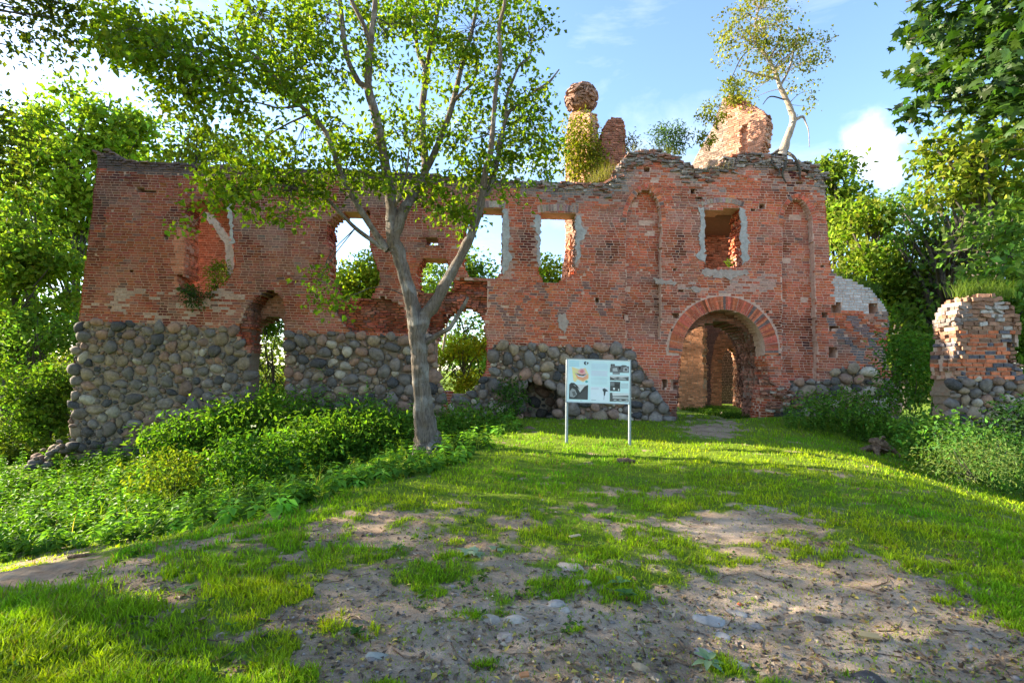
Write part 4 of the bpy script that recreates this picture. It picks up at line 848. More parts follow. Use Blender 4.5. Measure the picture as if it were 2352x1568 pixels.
# ---- small tree rooted on the gate tower
st = empty("wall_top_birch", tuple(P(1797, 356, 19.2)), "slender crooked young tree growing on top of the gate tower", "tree")
pts = [(1793, 362, 13), (1799, 345, 11), (1811, 309, 8.5), (1821, 282, 7.5), (1819, 260, 7), (1805, 227, 5.5), (1791, 197, 5), (1780, 164, 4.2), (1761, 131, 3.4), (1740, 101, 2.6), (1735, 60, 1.8), (1742, 20, 1.2)]
C0, _ = limb(st, "trunk", pts, 19.2, M["bark_birch"], 9, 3, .2)
for k, pp in enumerate([[(1819, 279, 5), (1832, 272, 4.5), (1844, 268, 3), (1850, 280, 1.6), (1857, 300, 1.2), (1859, 338, .7)], [(1792, 198, 3), (1812, 160, 2.4), (1825, 110, 1.8), (1835, 60, 1.1)], [(1786, 182, 2.5), (1740, 170, 2), (1700, 160, 1.2)], [(1766, 138, 2.2), (1790, 90, 1.8), (1800, 30, 1)],
                       [(1790, 345, 5), (1770, 356, 3), (1745, 362, 1.8), (1700, 372, 1)], [(1797, 352, 5), (1804, 375, 3.5, 18.72), (1797, 400, 2.5, 18.7), (1806, 420, 1.2, 18.7)], [(1805, 350, 5), (1824, 362, 3.5, 18.72), (1836, 388, 2.6, 18.7), (1838, 412, 1.2, 18.7)], [(1788, 352, 4), (1772, 372, 2.8, 18.72), (1790, 392, 2, 18.7), (1786, 405, 1, 18.7)],
                       [(1806, 230, 1.6), (1770, 222, 1.4), (1752, 240, 1)], [(1740, 102, 1.8), (1705, 130, 1.4), (1680, 180, .9)]]):
    limb(st, "root" if 4 <= k <= 7 else "branch", pp, 19.2, M["bark_birch"] if k < 4 else M["bark_dark"], 6, k)
rng = np.random.default_rng(120); cr = Bag()
for x, y, rx, ry, den in [(1730, 40, 60, 45, 1), (1800, 70, 60, 50, 1), (1710, 100, 55, 50, 1), (1780, 130, 60, 50, 1), (1850, 125, 34, 45, .8), (1892, 95, 12, 38, .6), (1893, 150, 9, 30, .6), (1680, 150, 34, 40, .9), (1690, 200, 30, 34, .7), (1840, 180, 30, 40, .8), (1755, 175, 50, 30, .7), (1660, 60, 22, 34, .6), (1668, 105, 20, 26, .6), (1858, 222, 9, 34, .8), (1730, 228, 25, 16, .4), (1755, -5, 60, 25, 1), (1838, 235, 10, 22, .5), (1700, 12, 40, 30, .7), (1820, 20, 30, 30, .5)]:
    n = max(2, int(den * rx * ry / 34)); a = rng.uniform(0, 6.28, n); r = np.sqrt(rng.random(n)); qx, qy = x + rx * r * np.cos(a), y + ry * r * np.sin(a); kk = vnoise(qx / 17, qy / 26, 9) > .42; qx, qy = qx[kk], qy[kk]; n = len(qx); p = P(qx, qy, 19.2 + rng.normal(0, .6, n)); c = P(x, y, 19.2)
    V, F, T = leaf_cloud(p, nrm(p - c), 12, .16, .105, rng, (.13, .16, .03), .25, .6, aspect=.8); cr.add(V, F, T)
    hub = C0[np.argmin(np.linalg.norm(C0 - c, axis=1))]
    for pi in p[::4]: cr_t = catmull(np.array([hub, (hub + pi) / 2 + rng.normal(0, .1, 3) + np.array([0, 0, .12]), pi]), 6); tw_ = tube(cr_t, np.linspace(.016, .005, 6), 4); mesh("twig", *tw_, M["bark_birch"], st)
cr.build("crown", M["leaf"], st, kind="stuff")

# ---- overhanging maple at the top right: trunk out to the right, low boughs over the path
mp = empty("overhanging_maple", (9.3, 4.6, float(h(9.3, 4.6))), "dark glossy maple whose boughs hang into the top right corner", "tree")
V, F = tube(catmull(np.array([[9.3, 4.6, h(9.3, 4.6) - .2], [9.1, 4.9, 2.5], [9.2, 5.3, 5.5], [9.0, 5.8, 9.5]]), 16), np.linspace(.36, .16, 16), 12, .12, 4, True, .06); mesh("trunk", V, F, M["bark_dark"], mp, smooth_=True)
rng = np.random.default_rng(130); cr = Bag(); singles = []
MB_ = [(2240, 40, 140, 70, 7.2, 1), (2330, 120, 120, 110, 6.6, 1), (2180, 110, 80, 55, 7.4, 1), (2250, 170, 150, 60, 7.2, 1), (2130, 165, 58, 24, 7.5, .8), (2160, 60, 50, 40, 7.5, .7), (2200, 215, 90, 34, 7.4, .9), (2115, 235, 38, 22, 7.6, .7), (2310, 230, 80, 50, 6.8, 1), (2345, 275, 45, 40, 6.6, .8), (2325, 345, 40, 35, 6.7, .7),
      (2460, 40, 110, 110, 6.2, .9), (2450, 180, 80, 70, 6.2, .5), (2080, 5, 30, 14, 7.6, .35), (2105, 175, 36, 18, 7.5, .9), (2100, 245, 26, 16, 7.6, .9), (2150, 262, 40, 16, 7.5, .6), (2090, 90, 24, 20, 7.6, .4), (2170, 20, 60, 50, 7.4, .9), (2260, 260, 70, 30, 7.1, .8), (2380, -110, 200, 120, 6.6, .8), (2200, -120, 160, 90, 7.2, .7)]
for x, y, rx, ry, Y, den in MB_:
    n = max(2, int(den * rx * ry / 185)); a = rng.uniform(0, 6.28, n); r = np.sqrt(rng.random(n)); px, py = x + rx * r * np.cos(a), y + ry * r * np.sin(a); p = P(px, py, Y + rng.normal(0, .35, n)); c = P(x, y, Y)
    V, F, T = leaf_cloud(p, nrm(p - c + 1e-3), 6, .15, .155, rng, (.034, .080, .014), .22, .55, maple=True); cr.add(V, F, T)
    s = np.array([9.1, 5.2, min(max(c[2] - 1.0, 2.2), 8)]); V, F = tube(catmull(np.array([s, (s + c) / 2 + np.array([0, 0, .35]), c]), 12), np.linspace(.05, .010, 12), 6); mesh("branch", V, F, M["bark_dark"], mp, smooth_=True)
# the outermost leaves, large enough to pick out one by one
V = np.concatenate(cr.V); T = np.concatenate(cr.T); k = len(MAPLE) + 1; nl = len(V) // k; Vl = V.reshape(nl, k, 3); Tl = T.reshape(nl, k, 3); px, py = proj(Vl[:, -1])
infr = (px > 2040) & (px < 2345) & (py > 8) & (py < 540); dist = np.linalg.norm(Vl[:, -1] - EYEP, axis=1); sel = np.argsort(np.where(infr, dist, 99))[:300]; rest = np.ones(nl, bool); rest[sel] = False
j = np.arange(k - 1); LF = np.stack([j, (j + 1) % (k - 1), np.full(k - 1, k - 1)], -1); Vr = Vl[rest].reshape(-1, 3); Fr = (np.arange(rest.sum())[:, None, None] * k + LF[None]).reshape(-1, 3)
mesh("crown", Vr, Fr, M["leaf_gloss"], mp, tint=Tl[rest].reshape(-1, 3), kind="stuff")
for i in sel: mesh("leaf", Vl[i], LF, M["leaf_gloss"], mp, tint=Tl[i])

# ---- trees that frame the picture on the left (their trunks stand outside it) and shade the mound
def shade_tree(name, label, base, height, blobs, seed, leaf=.2, cover=3.0, col=(.05, .085, .016)):
    rng = np.random.default_rng(seed); b = np.array([base[0], base[1], float(h(*base)) - .1]); root = empty(name, tuple(b), label, "tree")
    C = catmull(np.array([b, b + [0.2, .1, height * .35], b + [-.2, .2, height * .7], b + [0, 0, height]]), 14); V, F = tube(C, np.linspace(.4, .08, 14), 9, .12, seed); mesh("trunk", V, F, M["bark_dark"], root, smooth_=True)
    lb, cr = Bag(), Bag()
    for c, r in blobs:
        c = np.array(c, float); r = np.array(r, float); s = C[min(13, max(3, int((c[2] - b[2]) / height * 11)))]
        for k in range(3):
            e = c + rand_unit(1, rng)[0] * r * .6; V, F = tube(catmull(np.array([s, (s + e) / 2 + [0, 0, .4], e]), 9), np.linspace(.06, .012, 9), 5); lb.add(V, F)
        n = int(cover * math.pi * r[0] * r[2] / (leaf * leaf * .35) / 20); p, d = clumps(c, r, n, rng); cr.add(*leaf_cloud(p, d, 20, .33, leaf, rng, col))
    lb.build("branches", M["bark_dark"], root, smooth_=True); cr.build("crown", M["leaf"], root, kind="stuff"); return root
c1 = P(60, 40, 9.5); c2 = P(-20, 330, 12)
shade_tree("leafy_tree", "tree overhanging the top left corner with small drooping leaves", (-13.5, 6.5), 12, [(P(40, 20, 9.5), (1.0, 1, .6)), (P(110, 45, 9.5), (.55, .6, .45)), (P(150, 20, 9.6), (.35, .5, .3)), (P(10, 90, 9.6), (.5, .6, .25)), ((-12, 7, 9), (3.2, 3.2, 2.4)), ((-15, 5, 8), (3, 3, 2.5)), ((-13, 9, 7), (2.4, 3, 1.8)), ((-15.5, 8, 5.2), (2, 3, 1.5))], 201, .12, 2.2)
shade_tree("leafy_tree", "tree whose leafy branch tips poke in at the middle of the left edge", (-21, 13), 13, [(P(-30, 290, 14), (.9, 1, 1.2)), (P(15, 380, 14), (.5, .8, .9)), ((-20, 12, 9), (3.2, 3.5, 3)), ((-19, 15, 6.5), (2.6, 3, 2.2)), ((-22, 10, 6), (3, 3, 2.4)), ((-21, 14, 12), (2.5, 3, 2))], 202, .16, 2.4)

# ---- background trees, left to right
MG = (.14, .22, .03); DG = (.09, .165, .032); BG = (.11, .195, .045)
bg_tree("maple_tree", "tall bright maple rising behind the wall's left end", 200, 30, [(200, 240, 80, 55, 0), (130, 310, 90, 60, 1), (250, 300, 90, 70, 0), (320, 330, 60, 50, 1), (170, 390, 110, 70, -1), (90, 420, 70, 50, 0), (170, 480, 80, 60, 0), (120, 560, 70, 60, 0), (100, 360, 50, 40, 0)], (.17, .26, .03), .30, 301, thin=.47)
bg_tree("sapling_tree", "thin yellow-green tree poking above the wall left of the big tree", 425, 27, [(420, 330, 55, 50, 0), (450, 280, 25, 40, 0), (400, 370, 55, 25, 0), (470, 350, 35, 30, 0), (520, 340, 40, 40, 0)], (.11, .145, .016), .2, 302, 2.0, .1, thin=.45)
bg_tree("leafy_tree", "dark broad tree beside the wall's left edge", 60, 26, [(60, 560, 80, 80, 0), (120, 640, 70, 60, 0), (30, 660, 60, 70, 0), (90, 740, 80, 60, 0), (40, 440, 60, 40, 0), (130, 700, 50, 40, 0), (20, 800, 50, 60, 0)], MG, .26, 303)
bg_tree("rounded_shrub", "dark green rounded shrub low at the left edge beside the boulder wall", 90, 24, [(90, 760, 75, 45, 0), (50, 800, 60, 60, 0), (120, 810, 45, 50, 0), (70, 850, 70, 30, 0)], DG, .17, 304, 4.5, .08, cat="shrub")
bg_tree("thicket_bush", "bright thicket low at the left edge, in front of the dark trees", 25, 21.5, [(20, 890, 70, 45, 0), (-40, 870, 60, 60, 0), (40, 950, 70, 45, 0), (0, 1000, 70, 40, 0)], (.11, .18, .02), .15, 331, 5, .06, cat="bush", sig=.3)
bg_tree("thicket_bush", "green thicket tucked against the outside of the wall's left corner", 125, 21, [(120, 880, 45, 40, 0), (140, 930, 40, 45, 0), (90, 940, 50, 40, 0), (115, 985, 45, 35, 0)], (.085, .15, .02), .15, 332, 5, .06, cat="bush", sig=.3)
bg_tree("roadside_tree", "small sunlit yellow-green tree low behind the wall's left end", 110, 34, [(110, 870, 70, 30, 0), (30, 880, 50, 30, 0), (150, 840, 30, 40, 0)], (.12, .15, .02), .24, 305, 4, .1)
bg_tree("courtyard_tree", "yellow-green sunlit tree filling the foot of the second upper window", 815, 30, [(815, 650, 70, 45, 0), (760, 670, 50, 50, 0), (860, 630, 50, 45, 0), (815, 710, 90, 40, 0), (900, 660, 50, 40, 0)], (.20, .26, .025), .2, 306, 5, .12)
bg_tree("courtyard_tree", "pale-stemmed tree seen through the ragged hole beside the trunk", 1000, 34, [(1000, 640, 60, 45, 0), (1020, 600, 40, 30, 0), (1110, 640, 50, 30, 0), (975, 660, 35, 30, 0), (1090, 600, 28, 40, 0), (1085, 640, 40, 26, 0)], (.13, .20, .04), .24, 307, 3.4, .12, bark="bark_birch")
bg_tree("courtyard_tree", "small tree at the left of the window nearest the tower", 1262, 31, [(1258, 610, 36, 30, 0), (1275, 640, 45, 30, 0), (1240, 650, 45, 40, 0), (1260, 680, 60, 30, 0)], (.17, .23, .03), .2, 308, 4, .1)
bg_tree("courtyard_tree", "tree behind the arched opening right of the trunk", 1080, 38, [(1075, 750, 40, 35, 0), (1060, 790, 50, 40, 0), (1100, 800, 40, 40, 0), (1030, 700, 50, 40, 0)], (.09, .16, .04), .28, 309, 3.2, .14)
bg_tree("elder_bush", "yellow sunlit bush filling the arched opening right of the trunk", 1065, 22.5, [(1060, 835, 60, 40, 0), (1085, 800, 44, 36, 0), (1035, 850, 50, 40, 0), (1070, 880, 70, 30, 0)], (.24, .27, .02), .13, 310, 5, .05, cat="bush", sig=.25)
bg_tree("elder_bush", "green bush growing inside the tall left archway", 620, 22, [(622, 790, 50, 55, 0), (610, 850, 60, 50, 0), (640, 900, 60, 40, 0), (625, 735, 50, 35, 0)], (.11, .20, .025), .14, 311, 5, .05, cat="bush", sig=.25)
bg_tree("leafy_tree", "bright-topped tree directly behind the gate tower's right edge", 1930, 32, [(1925, 420, 45, 45, 0), (1950, 480, 55, 55, 0), (1915, 520, 40, 60, 0), (1900, 390, 25, 25, 0), (1930, 570, 50, 50, 0)], (.14, .205, .03), .27, 312)
bg_tree("leafy_tree", "yellow-green sunlit tree between the tower and the darker tree", 1990, 27, [(1985, 520, 60, 60, 0), (1960, 590, 50, 50, 0), (2030, 560, 50, 60, 0), (2000, 640, 60, 50, 0), (2050, 700, 55, 60, 0), (2010, 490, 30, 35, 0)], (.16, .22, .03), .24, 313)
bg_tree("leafy_tree", "dark green tree above the wall stub, its crown pierced by sky", 2150, 24, [(2110, 500, 60, 45, 0), (2080, 490, 50, 40, 1), (2140, 455, 55, 40, 1), (2050, 530, 40, 40, 1), (2160, 540, 80, 50, 0), (2220, 560, 60, 60, 0), (2090, 570, 50, 50, 0), (2150, 620, 60, 40, 0), (2250, 640, 80, 50, 0), (2140, 700, 50, 60, 0), (2320, 620, 60, 60, 0), (2270, 570, 60, 50, -6), (2325, 530, 50, 50, -6), (2230, 510, 50, 36, -6), (2300, 640, 60, 40, -6)], BG, .22, 314, 3.2, thin=.44)
bg_tree("maple_tree", "tall sunlit yellow maple behind the overhanging boughs at the right", 2280, 20, [(2260, 330, 110, 60, 0), (2330, 290, 80, 60, 0), (2180, 360, 60, 50, 0), (2230, 420, 80, 50, 0), (2180, 430, 50, 40, 0), (2320, 400, 80, 80, 0), (2160, 340, 30, 25, 0)], (.165, .215, .03), .22, 315, 4.6)
bg_tree("leafy_tree", "shadowy tree closing the view behind the wall stub", 2260, 22, [(2230, 760, 70, 70, 0), (2320, 720, 60, 80, 0), (2140, 800, 50, 60, 0), (2340, 850, 50, 80, 0), (2100, 760, 40, 60, 0)], DG, .22, 316)
bg_tree("roadside_tree", "distant pale tree low between the tower and the wall stub", 2080, 40, [(2080, 720, 60, 60, 0), (2100, 780, 50, 50, 0), (2060, 820, 50, 40, 0)], (.085, .13, .02), .3, 317, 3.0)
bg_tree("leafy_tree", "full green tree behind the sapling at the wall's left half", 520, 36, [(500, 360, 90, 50, 0), (600, 340, 60, 40, 0), (420, 400, 60, 40, 0), (330, 400, 60, 50, 0)], MG, .3, 318, 5)
bg_tree("leafy_tree", "broad mid-green tree filling the left edge below the bright maple", 20, 32, [(20, 480, 70, 80, 0), (70, 520, 60, 60, 0), (-30, 420, 70, 90, 0), (10, 620, 60, 60, 0), (60, 700, 60, 60, 0)], (.15, .235, .03), .28, 319, thin=.48)
bg_tree("leafy_tree", "green tree low behind the whitewashed shoulder of the tower", 2040, 25, [(2030, 640, 50, 50, 0), (2070, 680, 50, 50, 0), (2100, 640, 40, 40, 0), (2060, 760, 50, 50, 0), (2110, 720, 40, 60, 0)], (.095, .155, .02), .22, 320)
bg_tree("leafy_tree", "large green tree closing the right edge behind the yellow maple", 2330, 27, [(2300, 480, 80, 60, 0), (2350, 540, 70, 70, 0), (2240, 540, 70, 60, 0), (2280, 620, 80, 60, 0), (2200, 660, 60, 50, 0), (2340, 660, 60, 70, 0), (2400, 420, 80, 80, 0)], (.07, .13, .025), .24, 321, 6.5)
# far wood closing the horizon behind everything
rng = np.random.default_rng(330); cr = Bag()
for k in range(64):
    x = -95 + k * 3.2 + rng.normal(0, 1.5); y = 62 + rng.uniform(0, 30) - abs(x) * .12; z = h(x, y); r = rng.uniform(3.0, 5.5)
    p, d = clumps(np.array([x, y, z + r * 1.0]), (r, r, r * 1.15), 46, rng); cr.add(*leaf_cloud(p, d, 14, .9, .75, rng, np.array([.06, .10, .022]) * rng.uniform(.6, 1.3)))
o = cr.build("far_wood", M["leaf"], None, kind="stuff"); o["label"] = "distant wood closing the view behind the ruin"

# ------------------------------------------------------------------ ground cover
rng = np.random.default_rng(400)
def ground_pts(px, py):
    W, ok = G(px, py); ok &= W[..., 1] > .3; return W, ok
FRONT = lambda W: FW.O[1] - .05 - W[:, 1]
# where nettles stand instead of turf (picture outlines of the two weed banks, on the ground)
NET_L = [(-300, 1330), (-300, 1000), (120, 1040), (300, 1020), (560, 930), (700, 940), (900, 960), (1000, 960), (1180, 960), (1200, 985), (1160, 1000), (1110, 1035), (1060, 1062), (1000, 1085), (860, 1110), (760, 1140), (640, 1180), (520, 1205), (330, 1240), (150, 1262), (0, 1290)]
NET_R = [(1795, 985), (1800, 962), (1830, 940), (1900, 930), (2100, 930), (2400, 940), (2700, 1000), (2700, 1260), (2450, 1180), (2352, 1152), (2230, 1105), (2120, 1065), (2060, 1035), (1960, 1010), (1880, 995)]
def grass_tint(W, n):
    c = np.array([.21, .335, .014]) * np.exp(rng.normal(0, .22, (n, 1))); q = fbm(W[:, 0] * .8, W[:, 1] * .8, 44)[:, None]
    c = c * (1 + (q - .5) * np.array([1.6, .5, .4])); dry = rng.random(n) < .10; c[dry] = np.array([.20, .17, .06]) * rng.uniform(.7, 1.2, (dry.sum(), 1)); return c
def blades(W, hgt, wid, lean, col):
    n = len(W); a = rng.uniform(0, 6.283, n); ld = np.stack([np.cos(a), np.sin(a), 0 * a], -1); b = a + rng.normal(1.57, .6, n); sd = np.stack([np.cos(b), np.sin(b), 0 * b], -1)
    hz = np.zeros((n, 3)); hz[:, 2] = 1; l = (lean * rng.uniform(.3, 1.5, n))[:, None]; H = hgt[:, None]; w = wid[:, None]
    base = W - hz * .012; mid = base + hz * H * .55 + ld * H * l * .35; tip = base + hz * H * (1 - .25 * l) + ld * H * l
    V = np.stack([base - sd * w * .5, base + sd * w * .5, mid - sd * w * .38, mid + sd * w * .38, tip], 1).reshape(-1, 3); k = np.arange(n)[:, None] * 5
    F = np.concatenate([k + [0, 1, 3], k + [0, 3, 2], k + [2, 3, 4]]).reshape(-1, 3); return V, F, np.repeat(col, 5, 0)
gb_ = Bag(); NB = 340000
py = 935 + (1640 - 935) * rng.random(NB) ** 1.25; px = rng.uniform(-250, 2600, NB); W, ok = ground_pts(px, py); W = W[ok]; px, py = px[ok], py[ok]
dens = turf(W); cl = fbm(W[:, 0] * 3.5, W[:, 1] * 3.5, 51, 2); d = np.hypot(W[:, 0], W[:, 1])
sp = rng.random(len(W)) < np.where(dens > .5, np.clip(dens * (.30 + 1.3 * (cl > .47)), 0, 1), dens * .55 + .14)
wall = (W[:, 1] > 18.75) & (W[:, 1] < 19.7); nl = pip(px, py, NET_L) | pip(px, py, NET_R); sp &= ~wall & (~nl | (rng.random(len(W)) < .25)) & (d < 24)
W, d, cl, dens = W[sp], d[sp], cl[sp], dens[sp]; n = len(W)
hg = (.024 + .046 * cl + .0022 * d) * rng.uniform(.5, 1.4, n) * (.45 + .55 * dens); lf = smooth(-1.2, -3.2, W[:, 0]) * smooth(9, 4, W[:, 1]); hg *= 1 + .55 * lf
gb_.add(*blades(W, hg, (.0032 + .00115 * d) * rng.uniform(.7, 1.3, n), .55 + 0 * d, grass_tint(W, n))); print("grass", n)
o = gb_.build("grass", M["grass"], None, kind="stuff"); o["label"] = "short trampled grass in tufts over the mound"

def herbs(pos, hgt, tiers, ln, wd, col, jit=.22, tilt=.12, droop=.45, stem=True):
    """upright herbs: a stem and opposite leaf pairs in tiers, smaller towards the top"""
    n = len(pos); bag = Bag(); ax = nrm(rng.normal(0, tilt, (n, 3)) * [1, 1, 0] + [0, 0, 1]); a0 = rng.uniform(0, 6.28, n); pc = np.exp(rng.normal(0, jit, (n, 1))); hg = hgt * rng.uniform(.6, 1.3, n)
    for t in range(tiers):
        f = .22 + .78 * (t + rng.uniform(-.2, .2, n)) / (tiers - .5); b = pos + ax * (hg * f)[:, None]
        for s in (0, 1):
            a = a0 + t * 1.57 + s * 3.1416 + rng.normal(0, .3, n); dz = -droop * rng.uniform(.2, 1.4, n) + (.5 if t == tiers - 1 else 0)
            dd = np.stack([np.cos(a), np.sin(a), dz], -1); L_ = ln * (1.15 - .55 * f) * rng.uniform(.7, 1.25, n)
            V, F = leaf_quads(b, dd, np.array([0, 0, 1.0]) + rng.normal(0, .25, (n, 3)), L_, L_ * wd, .12)
            c = np.asarray(col) * pc * (.75 + .4 * f[:, None]) * np.exp(rng.normal(0, .12, (n, 1))); bag.add(V, F, np.repeat(c, 4, 0))
    if stem:
        s = .006; tp = pos + ax * hg[:, None]; V = np.stack([pos - [s, 0, 0], pos + [s, 0, 0], tp + [s * .4, 0, 0], tp - [s * .4, 0, 0]], 1).reshape(-1, 3)
        bag.add(V, np.arange(n)[:, None] * 4 + np.arange(4)[None], np.repeat(np.asarray(col) * pc * .8, 4, 0))
    return bag
def scatter(poly, n, test=None):
    a = np.array(poly); px = rng.uniform(a[:, 0].min(), a[:, 0].max(), n); py = rng.uniform(a[:, 1].min(), a[:, 1].max(), n); k = pip(px, py, poly); W, ok = ground_pts(px[k], py[k]); W = W[ok]
    W = W[(W[:, 1] < 18.72) | (W[:, 1] > 19.75)]; return W
W = scatter(NET_L, 5200); W = W[np.hypot(W[:, 0], W[:, 1]) < 30]
pn = np.array(proj(W)); tall = smooth(0, 90, pn[1] * 0 + (1290 - (pn[0] * .27) - pn[1])) * (.35 + .65 * smooth(350, 620, pn[0])) ; hh = .25 + .85 * tall * (.5 + fbm(W[:, 0] * .7, W[:, 1] * .7, 61))
nb = herbs(W, hh * rng.uniform(.6, 1.35, len(hh)), 6, .20, .58, (.085, .185, .024), jit=.45); o = nb.build("nettles", M["herb"], None, kind="stuff"); o["label"] = "bank of nettles and weeds below the left part of the wall"; print("nettles", len(W))
W = scatter(NET_R, 4600); W = W[np.hypot(W[:, 0], W[:, 1]) < 30]; hh = .15 + .45 * fbm(W[:, 0] * .6, W[:, 1] * .6, 63) + .35 * smooth(9, 12, W[:, 0]) * smooth(1000, 960, proj(W)[1])
o = herbs(W, hh, 6, .135, .5, (.095, .20, .034), jit=.4).build("weeds", M["herb"], None, kind="stuff"); o["label"] = "bank of dark weeds running down to the right of the gate"
W = scatter(NET_L, 9000); W = np.concatenate([W[rng.random(len(W)) < .22], scatter(NET_R, 3500)]); n = len(W); gt = np.where((rng.random(n) < .16)[:, None], np.array([.30, .25, .11]), np.array([.15, .24, .035])) * np.exp(rng.normal(0, .25, (n, 1)))
V, F, T = blades(W, rng.uniform(.18, .62, n), rng.uniform(.008, .02, n), np.full(n, .5), gt); b = Bag(); b.add(V, F, T); o = b.build("tall_grass", M["grass"], None, kind="stuff"); o["label"] = "tall grass and dry stems standing among the nettles on both banks"
W = scatter(NET_L, 1200); hh = rng.uniform(.12, .5, len(W)); o = herbs(W, hh, 7, .085, .34, (.14, .22, .025), jit=.45, tilt=.3).build("bank_weeds", M["herb"], None, kind="stuff"); o["label"] = "yellow-green narrow-leaved weeds mixed into the nettle bank"
# far side of the wall and inside the gate: rough sunlit growth
W = scatter([(-300, 1100), (-300, 880), (170, 880), (170, 1060)], 6000); W = W[(W[:, 1] > 13) & (W[:, 1] < 60) & ((W[:, 0] < -16.6) | (W[:, 1] < 18))]; o = herbs(W, .7 + 0 * W[:, 0], 6, .26, .55, (.10, .14, .022)).build("meadow_herbs", M["herb"], None, kind="stuff"); o["label"] = "sunlit tall weeds on the slope left of the wall"
q = np.stack([rng.uniform(8.5, 13.5, 1500), rng.uniform(20.2, 26.5, 1500)], -1); q = q[(q[:, 0] < 9.6 + (q[:, 1] - 20) * .2) | (q[:, 0] > 10.6 + (q[:, 1] - 20) * .2)]; W = np.concatenate([q, h(q[:, 0], q[:, 1])[:, None]], 1)
o = herbs(W, .22 + 0 * q[:, 0], 4, .12, .45, (.055, .115, .018)).build("courtyard_grass", M["herb"], None, kind="stuff"); o["label"] = "low green growth on the courtyard floor seen through the gate"
# seedlings with broad leaves among the trodden grass
px = rng.uniform(0, 2352, 900); py = rng.uniform(1130, 1560, 900); W, ok = ground_pts(px, py); W = W[ok]; k = (rng.random(len(W)) < .25 + .75 * (fbm(W[:, 0] * 1.3, W[:, 1] * 1.3, 71) > .55)) & (turf(W) > .15) & (W[:, 0] < 2.6); W = W[k]
o = herbs(W, .045 + 0 * W[:, 0], 2, .055, .6, (.075, .135, .03), droop=.1, stem=False).build("seedlings", M["herb"], None, kind="stuff"); o["label"] = "scattered broad-leaved seedlings on the trodden ground"
# litter: dead leaves, twigs, pebbles
px = rng.uniform(-100, 2450, 6500); py = 1010 + 580 * rng.random(6500) ** .9; W, ok = ground_pts(px, py); W = W[ok]; W = W[rng.random(len(W)) < .25 + .75 * (turf(W) < .6)]; n = len(W); d = np.hypot(W[:, 0], W[:, 1])[:, None]
pal = np.array([(.30, .20, .10), (.16, .10, .06), (.42, .33, .22), (.22, .14, .08), (.40, .30, .06), (.07, .05, .035), (.09, .06, .04)]); c = pal[rng.integers(0, 7, n)] * rng.uniform(.7, 1.2, (n, 1))
V, F = leaf_quads(W + [0, 0, .008], rng.normal(size=(n, 3)) * [1, 1, .25], np.array([0, 0, 1.0]) + rng.normal(0, .4, (n, 3)), rng.uniform(.014, .05, n) + .002 * d[:, 0], rng.uniform(.010, .03, n) + .0012 * d[:, 0], .2)
b = Bag(); b.add(V, F, np.repeat(c, 4, 0)); o = b.build("fallen_leaves", M["dry_leaf"], None, kind="stuff"); o["label"] = "small dead leaves strewn over the bare earth"
px = rng.uniform(0, 2400, 2200); py = 1100 + 480 * rng.random(2200); W, ok = ground_pts(px, py); W = W[ok]; W = W[(turf(W) < .45)]; b = Bag(); V1, F1 = ico(1)
for p in W:
    r = rng.uniform(.004, .012) * (1 + 1.2 * (rng.random() < .06)); b.add(V1 * np.array([r * rng.uniform(1, 1.7), r, r * .6]) * rng.uniform(.8, 1.15, (len(V1), 1)) @ rotz(rng.uniform(0, 3)).T + p + [0, 0, r * .15], F1, np.array([.24, .20, .17]) * rng.uniform(.4, 1.4))
o = b.build("gravel", M["stone"], None, kind="stuff", smooth_=True); o["label"] = "loose gravel on the bare path"
b = Bag()
for k in range(150):
    px, py = rng.uniform(100, 2300), rng.uniform(1120, 1560); p, ok = ground_pts(np.array([px]), np.array([py])); p = p[0]; a = rng.uniform(0, 6.28); l = rng.uniform(.08, .3); q = np.array([p, p + [math.cos(a) * l * .5, math.sin(a) * l * .5, .01], p + [math.cos(a + .3) * l, math.sin(a + .3) * l, 0]]); q[:, 2] = h(q[:, 0], q[:, 1]) + .008
    b.add(*tube(catmull(q, 6), np.linspace(.005, .002, 6), 5), np.array([.14, .10, .08]))
o = b.build("fallen_twigs", M["rotwood"], None, kind="stuff"); o["label"] = "thin dead twigs lying on the path"

# ------------------------------------------------------------------ plants one can point to
def bush(name, label, cat, centre, rad, n, leaf, col, seed, mat="herb", aspect=.55, droop=.2, per=12, sig=None, stems=6, base=None, group=None):
    r2 = np.random.default_rng(seed); c = np.array(centre, float); rad = np.array(rad, float); b = np.array(base if base is not None else (c[0], c[1], c[2] - rad[2] * .9), float)
    root = empty(name, tuple(b), label, cat, group); sb = Bag(); p, d = clumps(c, rad, n, r2, .25)
    for k in range(stems):
        e = p[int(r2.integers(0, len(p)))]; sb.add(*tube(catmull(np.array([b + r2.normal(0, .03, 3), (b + e) / 2 + r2.normal(0, .05, 3), e]), 7), np.linspace(.012, .004, 7), 5))
    sb.build("stems", M["bark_dark"], root); cr = Bag(); cr.add(*leaf_cloud(p, d, per, sig or float(rad.mean()) * .28, leaf, r2, col, .25, droop, aspect=aspect)); cr.build("foliage", M[mat], root, kind="stuff"); return root
def tuft(name, label, pts, seed, hgt=.35, n=160, col=(.10, .15, .03), spread=.25, cat="grass tuft", wid=.012):
    global rng
    keepr = rng; rng = np.random.default_rng(seed); root = empty(name, tuple(pts[0]), label, cat); W = np.asarray(pts)[rng.integers(0, len(pts), n)] + rng.normal(0, spread, (n, 3)) * [1, .6, .1]
    V, F, T = blades(W, hgt * rng.uniform(.5, 1.3, n), np.full(n, wid), np.full(n, .6), np.asarray(col) * np.exp(rng.normal(0, .2, (n, 1)))); b = Bag(); b.add(V, F, T); b.build("blades", M["grass"], root, kind="stuff"); rng = keepr
